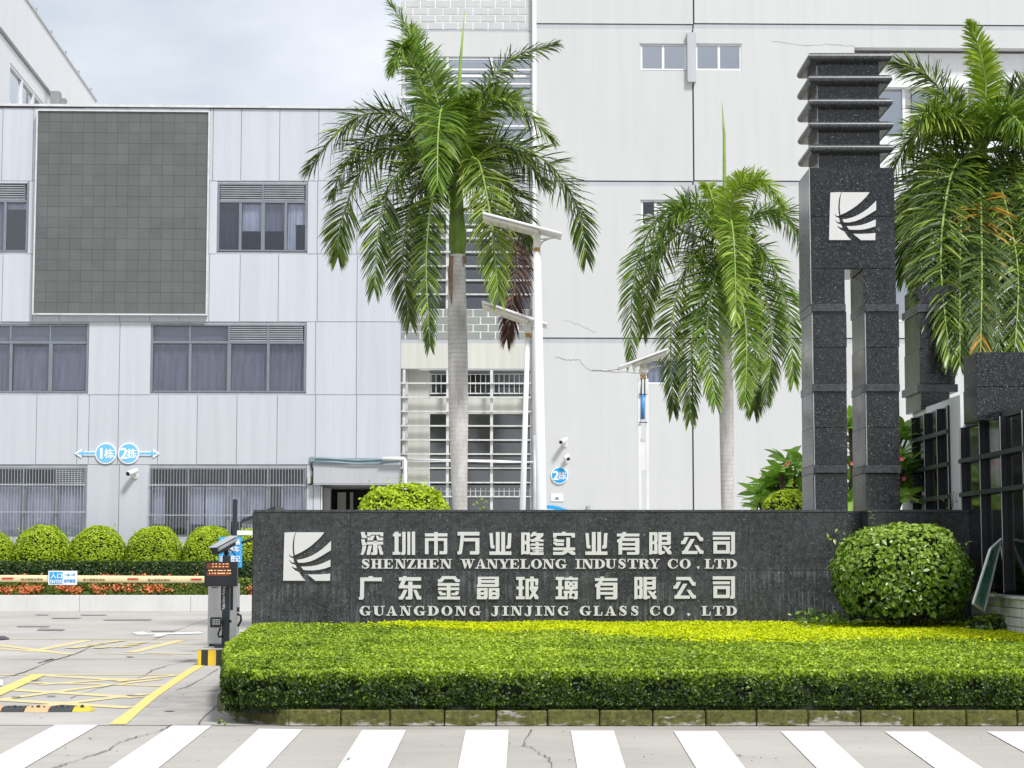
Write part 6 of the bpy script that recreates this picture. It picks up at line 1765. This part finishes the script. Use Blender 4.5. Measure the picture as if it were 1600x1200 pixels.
# arm
YA = YG + .60
arm = thing("boom_barrier", "cream boom barrier arm with red reflectors reaching left from the gate machine", "barrier", (cx0, YA, gz_(903)))
ax0 = W(-70, 902, YA); ax1 = W(323, 904, YA)
z0a, z1a = W(200, 910, YA).z, W(200, 899, YA).z
rr_ = (z1a - z0a) / 2
za_l, za_r = W(-70, 903.5, YA).z, W(323, 905.5, YA).z
mb = MB(); n = 12
for (x, zc) in ((ax0.x, za_l), (ax1.x + .1, za_r)):
    for k_ in range(n):
        an = 2 * math.pi * k_ / n; mb.v.append((x, YA + .04 * math.cos(an), zc + rr_ * .98 * math.copysign(abs(math.sin(an)) ** .7, math.sin(an))))
mb.f = [(k_, (k_ + 1) % n, n + (k_ + 1) % n, n + k_) for k_ in range(n)] + [tuple(range(n)), tuple(range(2 * n - 1, n - 1, -1))]
mb.build("boom", "arm_cream", arm, smooth=False)
def arm_z(px): return za_l + (za_r - za_l) * (W(px, 904, YA).x - ax0.x) / (ax1.x - ax0.x)
for a, b in ((4, 22), (200, 217), (299, 316)):
    xa, xb = W(a, 904, YA).x, W(b, 904, YA).x; zc = arm_z((a + b) / 2); MB().box(xa, xb, YA - .046, YA - .036, zc - .010, zc + .014).build("reflector", "reflector_red", arm)
for px in (51, 148, 249):
    text("富士智能云停车", "printed_text", "arm_print", arm, (W(px, 904, YA).x, YA - .042, arm_z(px) - .012), width=W(px + 17, 904, YA).x - W(px - 17, 904, YA).x, height=.040, bold=.012)
esign = thing("entry_sign", "small white and blue entrance sign hanging on the barrier arm", "sign", (W(98, 903, YA).x, YA - .07, W(98, 903, YA).z))
ys_a = YA - .07
def erect(nm, m, x0, y0, x1, y1, d0, d1, par, Y=ys_a, bev=0):
    a, b = W((x0), (y0 + y1) / 2, Y), W(x1, (y0 + y1) / 2, Y); return MB().box(a.x, b.x, Y + d0, Y + d1, W(x0, y1, Y).z, W(x0, y0, Y).z).build(nm, m, par, bev=bev)
erect("plate", "sign_white", 75.5, 892, 120.5, 914, -.008, .008, esign, bev=.004)
erect("blue_field", "sign_blue", 77.5, 893.5, 98, 912.5, -.011, -.0085, esign)
text("入口", "lettering", "sign_white", esign, W(88, 899.8, ys_a - .013), width=.17, height=.075, bold=.03)
text("ENTER", "lettering", "sign_white", esign, W(87.8, 908.8, ys_a - .013), width=.175, height=.05, bold=.025)
text("一车一杆", "lettering", "sign_blue", esign, W(109, 898.2, ys_a - .010), width=.165, height=.045, bold=.012)
text("损坏赔偿", "lettering", "sign_blue", esign, W(109, 907.8, ys_a - .010), width=.17, height=.055, bold=.012)

# plate-reading camera post with display
cp = thing("camera_post", "dark post with number-plate camera on top and a black display of orange text", "camera post", (gx_(351), YG, zi))
px0, px1 = gx_(346.5), gx_(358)
MB().box(px0, px1, YG, YG + .10, zi + .05, gz_(868)).build("post", "anthracite_metal", cp, bev=.006)
MB().box(gx_(336.5), gx_(370), YG - .06, YG + .22, zi, zi + .05).build("foot", "anthracite_metal", cp, bev=.006)
dx0, dx1, dz0, dz1 = gx_(322, 897), gx_(365, 897), gz_(916), gz_(877.5)
dsp = MB().box(dx0, gx_(372.5, 897), YG - .16, YG - .01, dz0, dz1).build("display_housing", "black_metal", cp, bev=.006)
ed_, t_, b_, _o = new_mat("led_red_field"); b_.inputs['Base Color'].default_value = (.06, .015, .008, 1); b_.inputs['Roughness'].default_value = .4; b_.inputs['Emission Color'].default_value = (.30, .06, .02, 1); b_.inputs['Emission Strength'].default_value = .25
ed_, t_, b_, _o = new_mat("led_text"); b_.inputs['Base Color'].default_value = (.6, .35, .15, 1); b_.inputs['Emission Color'].default_value = (1.0, .62, .28, 1); b_.inputs['Emission Strength'].default_value = .8
for y0, y1 in ((880, 888), (893, 899.5)): erect("led_field", "led_red_field", 326, y0, 361, y1, -.164, -.1605, dsp, YG)
def ledrow(y, items, h):
    mb = MB(); Yl = YG - .168
    for (a, b) in items:
        x = a
        while x < b:
            w__ = min(1.15, b - x); p0 = W(x, y, Yl); p1 = W(x + w__ * .8, y, Yl)
            hh = random.uniform(.6, 1) * h; zc = W(340, y, Yl).z
            mb.box(p0.x, p1.x, Yl, Yl + .003, zc - hh / 2, zc + hh / 2); x += 1.5
    mb.build("led_row", "led_text", dsp, kind='stuff')
ledrow(881, [(332, 334), (337, 339), (342.5, 344.5), (348, 351), (353, 357)], .014)
ledrow(885.4, [(332, 334), (337, 339), (342, 345), (348, 350), (353, 354), (355.5, 357)], .017)
ledrow(891.3, [(326, 333), (335, 338), (340, 348), (349.5, 353), (355, 361)], .018)
ledrow(895.8, [(327, 328.5), (331, 333), (335, 338), (340, 352), (354, 357), (358.5, 361)], .018)
text("Fujica Smart Parking", "post_lettering", "sign_white", cp, (gx_(350, 934), YG - .003, gz_(934)), width=.33, height=.05, bold=.01, rot=(math.pi / 2, -math.pi / 2, 0))
# intercom keypad panel
kx0, kx1 = W(328.5, 972, YG - .1).x, W(346, 972, YG - .1).x
kp = MB().box(kx0, kx1, YG - .13, YG - .08, gz_(980), gz_(964)).build("keypad", "black_metal", cp, bev=.012)
for i in range(5):
    for j in range(3):
        xx = W(333 + i * 2.5, 969 + j * 3, YG - .13).x; zz = W(333, 968.5 + j * 3.2, YG - .13).z
        MB().box(xx - .007, xx + .007, YG - .137, YG - .1305, zz - .008, zz + .008).build("key", "steel_bar", kp)
MB().box(kx1 - .01, px0 + .02, YG - .09, YG + .01, gz_(974), gz_(970)).build("bracket", "black_metal", cp)
MB().box(px1, px1 + .03, YG + .02, YG + .07, gz_(973), gz_(969)).build("bracket", "black_metal", cp)
MB().tube([(gx_(346), YG - .08, gz_(981)), (gx_(342), YG - .06, gz_(990)), (gx_(343), YG - .05, gz_(995)), (gx_(349), YG - .02, gz_(994))], .014, 8).build("cable", "black_metal", cp, smooth=True)
# camera housing: tilted long box with hood
A0, A1 = W(336, 862, YG - .22), W(367, 845, YG + .20)
axd = (A1 - A0).normalized(); sdx = axd.cross(Vector((0, 0, 1))).normalized(); upx = sdx.cross(axd).normalized()
def obox(nm, m, l0, l1, w0, w1, h0, h1, par, bev=.01):
    q = []
    for h in (h0, h1):
        for (l, w_) in ((l0, w0), (l1, w0), (l1, w1), (l0, w1)): q.append(A0 + axd * l + sdx * w_ + upx * h)
    return MB().hexa(q).build(nm, m, par, bev=bev)
Lc = (A1 - A0).length
ch_ = obox("camera_housing", "camera_shell", 0, Lc, -.065, .065, -.005, .075, cp, .02)
obox("camera_base", "black_metal", .03, Lc - .05, -.055, .055, -.05, -.007, ch_)
obox("camera_hood", "camera_shell", -.05, Lc * .98, -.078, .078, .076, .084, ch_, .003)
obox("camera_window", "black_metal", -.012, -.001, -.055, .055, -.04, .06, ch_, .003)
MB().tube([A0 + axd * .25 - upx * .05, Vector((gx_(352), YG + .05, gz_(866)))], .04, 10).build("camera_neck", "black_metal", cp)
MB().tube([A0 + axd * .3 - upx * .05, A0 + axd * .34 - upx * .10 + sdx * .03, Vector((gx_(366), YG, gz_(867)))], .010, 6).build("camera_cable", "black_metal", cp)

# blue notice board and dark post behind
YB_ = 31.0
bn = thing("blue_notice", "blue and white parking notice board on a dark post behind the barrier camera", "sign", (W(366, 860, YB_).x, YB_, 0))
xp = W(366, 830, YB_).x
MB().box(xp - .035, xp + .035, YB_ + .02, YB_ + .09, 0, W(366, 780, YB_).z).build("post", "anthracite_metal", bn, bev=.005)
erect("board", "sign_blue", 342, 839, 378.5, 887, -.015, .015, bn, YB_, .004)
erect("board_rim", "sign_sky_blue", 343.5, 840.5, 377, 885.5, -.0175, -.0155, bn, YB_)
erect("board_field", "sign_blue", 344.5, 841.5, 376, 884.5, -.0195, -.0178, bn, YB_)
text("外来车辆", "lettering", "sign_white", bn, W(360, 847, YB_ - .024), width=.30, height=.095, bold=.03)
text("请停车", "lettering", "sign_white", bn, W(360, 858, YB_ - .024), width=.30, height=.095, bold=.03)
text("自觉登记", "lettering", "sign_white", bn, W(360, 873, YB_ - .024), width=.31, height=.10, bold=.03)
# dark booth roof and white rail peeking past the wall end
bo = thing("guard_booth", "corner of a dark roofed booth peeping out behind the left end of the sign wall", "booth", (W(400, 850, 33).x, 33.6, 0))
a = W(377, 812, 33); b = W(430, 806, 33)
MB().add([(a.x, 33, a.z - .06), (a.x, 34.4, a.z - .06), (b.x, 34.4, b.z + .10), (b.x, 33, b.z + .10), (a.x, 33, a.z), (a.x, 34.4, a.z), (b.x, 34.4, b.z + .17), (b.x, 33, b.z + .17)],
         [(0, 3, 2, 1), (4, 5, 6, 7), (0, 1, 5, 4), (1, 2, 6, 5), (2, 3, 7, 6), (3, 0, 4, 7)]).build("roof", "anthracite_metal", bo)
MB().box(W(396, 820, 33).x, W(430, 820, 33).x, 33.1, 34.3, 0, W(381, 816, 33).z).build("booth_body", "joint_grey", bo)
MB().box(W(397, 820, 33).x, W(430, 820, 33).x, 33.07, 33.095, W(381, 828, 33).z, W(381, 819, 33).z).build("booth_window", "dark_glass", bo)
MB().box(W(371, 832, 33).x, W(430, 832, 33).x, 32.95, 33.05, W(381, 836, 33).z, W(381, 829, 33).z).build("rail", "white_metal", bo)
MB().tube([W(377, 848, 30), W(392, 843, 30), W(410, 838, 30)], .02, 7).build("black_bar", "black_metal", bo)

# ================================================================== SPEED BUMP
sb = thing("speed_bump", "black rubber speed bump with orange and yellow sections at the lower left", "speed bump", (G(60, 1112).x, G(60, 1112).y, 0))
Yb0, Yb1 = G(60, 1113.5).y, G(60, 1113.5).y + .35
segs = [(-110, -75, "rubber_orange"), (-74.5, -38, "rubber_black"), (-37.5, 0.5, "rubber_orange"), (1, 37, "rubber_black"), (37.5, 75, "rubber_orange"), (75.5, 112, "rubber_black")]
prof = [(0, 0), (.05, .032), (.12, .047), (.23, .047), (.30, .032), (.35, 0)]
for a, b, m_ in segs:
    xa, xb = G(a, 1113.5).x, G(b, 1113.5).x
    vs = [(xa, Yb0 + y, z + .006) for y, z in prof] + [(xb - .006, Yb0 + y, z + .006) for y, z in prof]; n = len(prof)
    sg = MB().add(vs, [tuple(range(n)), tuple(range(2 * n - 1, n - 1, -1))] + [(i, i + n, i + n + 1, i + 1) for i in range(n - 1)] + [(0, n - 1, 2 * n - 1, n)]).build("bump_section", m_, sb)
    for q in (.25, .5, .75):
        xx = xa + (xb - xa) * q; MB().tube([(xx, Yb0 + .11, .035), (xx, Yb0 + .09, .052)], .022 if q == .5 else .012, 8).build("bolt_recess", "black_metal", sg)
xa, xb = G(112.5, 1113.5).x, G(143, 1113.5).x
mb = MB(); st_ = 6; n = len(prof)
for s in range(st_ + 1):
    q = s / st_; k_ = math.sqrt(max(0, 1 - q * q)) * .97 + .03
    mb.v += [(xa + (xb - xa) * q, Yb0 + .175 + (y - .175) * k_, z * (k_ ** .6) + .006) for y, z in prof]
mb.f = [(s * n + i, (s + 1) * n + i, (s + 1) * n + i + 1, s * n + i + 1) for s in range(st_) for i in range(n - 1)] + [(s * n, s * n + n - 1, (s + 1) * n + n - 1, (s + 1) * n) for s in range(st_)] + [tuple(range(n)), tuple(st_ * n + i for i in range(n - 1, -1, -1))]
sg = mb.build("bump_section", "rubber_yellow", sb); MB().tube([((xa + xb) / 2 - .02, Yb0 + .13, .04), ((xa + xb) / 2 - .02, Yb0 + .10, .056)], .02, 8).build("bolt_recess", "black_metal", sg)

# ================================================================== WALL SIGNS
def round_sign(fr, label, px, py, rpx, txt, arrow=0, m="sign_sky_blue"):
    c = fr.L(px, py); r = rpx / F * fr.Y0; d = -.035 if fr is LB else -.055
    root = thing("round_sign", label, "sign", (0, fr.Y0, 0), math.atan(fr.k))
    disc(c[0], d - .045, c[1], r, .043, 36).build("rim", "sign_white", root)
    disc(c[0], d - .052, c[1], r * .88, .006, 36).build("face", m, root)
    text(txt[0], "lettering", "sign_white", root, (c[0] - r * .42, d - .055, c[1]), height=r * .98, bold=.05)
    text(txt[1], "lettering", "sign_white", root, (c[0] + r * .32, d - .055, c[1] - r * .02), height=r * .88, width=r * .92, bold=.028)
    if arrow:
        s = arrow; x0 = c[0] + s * r * .98; x1 = fr.L(px + s * 49, py)[0]; z = c[1]
        def arr(k, dd, mm, nm):
            h = .07 * k; H_ = .15 * k; hl = .22
            t_ = x1 - s * (0 if k == 1 else .06)
            pts = [(x0, z - h), (t_ - s * hl, z - h), (t_ - s * hl * 1.02, z - H_), (t_, z), (t_ - s * hl * 1.02, z + H_), (t_ - s * hl, z + h), (x0, z + h)]
            if s < 0: pts = pts[::-1]
            MB().prism(pts, dd, dd + .012).build(nm, mm, root)
        arr(1, d - .030, "sign_white", "arrow_rim"); arr(.52, d - .036, m, "arrow")
    return root
round_sign(LB, "round blue sign reading 1栋 with an arrow to the left on the panel wall", 166, 708.5, 16.5, "1栋", -1)
round_sign(LB, "round blue sign reading 2栋 with an arrow to the right on the panel wall", 201.5, 708.5, 16.5, "2栋", 1)
round_sign(MBD, "round blue sign reading 2栋 on the office wall below the two cameras", 874, 743, 13.5, "2栋", 0, "sign_blue")
pl = thing("number_plaque", "small white building-number plaque reading 2栋 below the round sign", "plaque", (0, MBD.Y0, 0), math.atan(MBD.k))
x0, x1, z0, z1 = MBD.rect(861, 771.5, 880, 783.5)
MB().box(x0, x1, -.075, -.056, z0, z1).build("plate", "sign_white", pl)
text("2栋", "lettering", "sign_ink", pl, ((x0 + x1) / 2 - .02, -.078, (z0 + z1) / 2 - .03), height=.095, width=.14, bold=.012)
bs_ = thing("blue_poster", "pale board with a curved bright blue top, its upper edge just above the sign wall", "notice board", (0, MBD.Y0, 0), math.atan(MBD.k))
pts = [(852, 789.5), (862, 789.8), (872, 791.5), (885, 796), (900, 800)]
q = [MBD.L(*p_) for p_ in pts] + [MBD.L(900, 850), MBD.L(852, 850)]
MB().prism(q[::-1], -.10, -.06).build("board", "sign_blue", bs_)
q2 = [MBD.L(x_, y_ + 6) for x_, y_ in pts[:-1]] + [MBD.L(885, 848), MBD.L(854, 848)]
MB().prism(q2[::-1], -.105, -.1005).build("board_lower", "sign_white", bs_)
a = MBD.L(919, 790); bx = thing("wall_box", "small grey box low on the office wall just above the sign wall", "junction box", (0, MBD.Y0, 0), math.atan(MBD.k))
MB().box(a[0] - .05, a[0] + .05, -.16, -.055, a[1] - .4, a[1]).build("box", "pipe_grey", bx)

# CCTV cameras
def cctv(fr, label, px, py, face=-1, s=1.0, up=0):
    c = fr.L(px, py); d = -.035 if fr is LB else -.055
    root = thing("security_camera", label, "camera", (0, fr.Y0, 0), math.atan(fr.k), group="small white wall cameras")
    x, z = c
    MB().tube([(x + .05 * s, d, z - .10), (x + .05 * s, d - .05, z - .10)], .07 * s, 14).build("mount", "camera_white", root)
    MB().tube([(x + .05 * s, d - .05, z - .10), (x + .03 * s, d - .16, z - .02)], .025 * s, 8).build("arm", "camera_white", root)
    MB().tube([(x + .10 * s, d - .12, z + .08 + up), (x - .02 * s * face * -1, d - .26, z), (x + face * .09 * s, d - .38, z - .04)], [.065 * s, .075 * s, .07 * s], 14).build("body", "camera_white", root, smooth=True)
    MB().tube([(x + face * .088 * s, d - .375, z - .04), (x + face * .105 * s, d - .41, z - .047)], .055 * s, 14).build("lens", "black_metal", root)
cctv(LB, "small white security camera on the panel wall below the round 2 sign", 209, 739, -1, 1.15)
cctv(MBD, "upper white security camera on the office wall, pointing left", 880, 690, -1, 1.0)
cctv(MBD, "lower white security camera on the office wall, pointing right, just above the round sign", 882, 716, 1, 1.0)
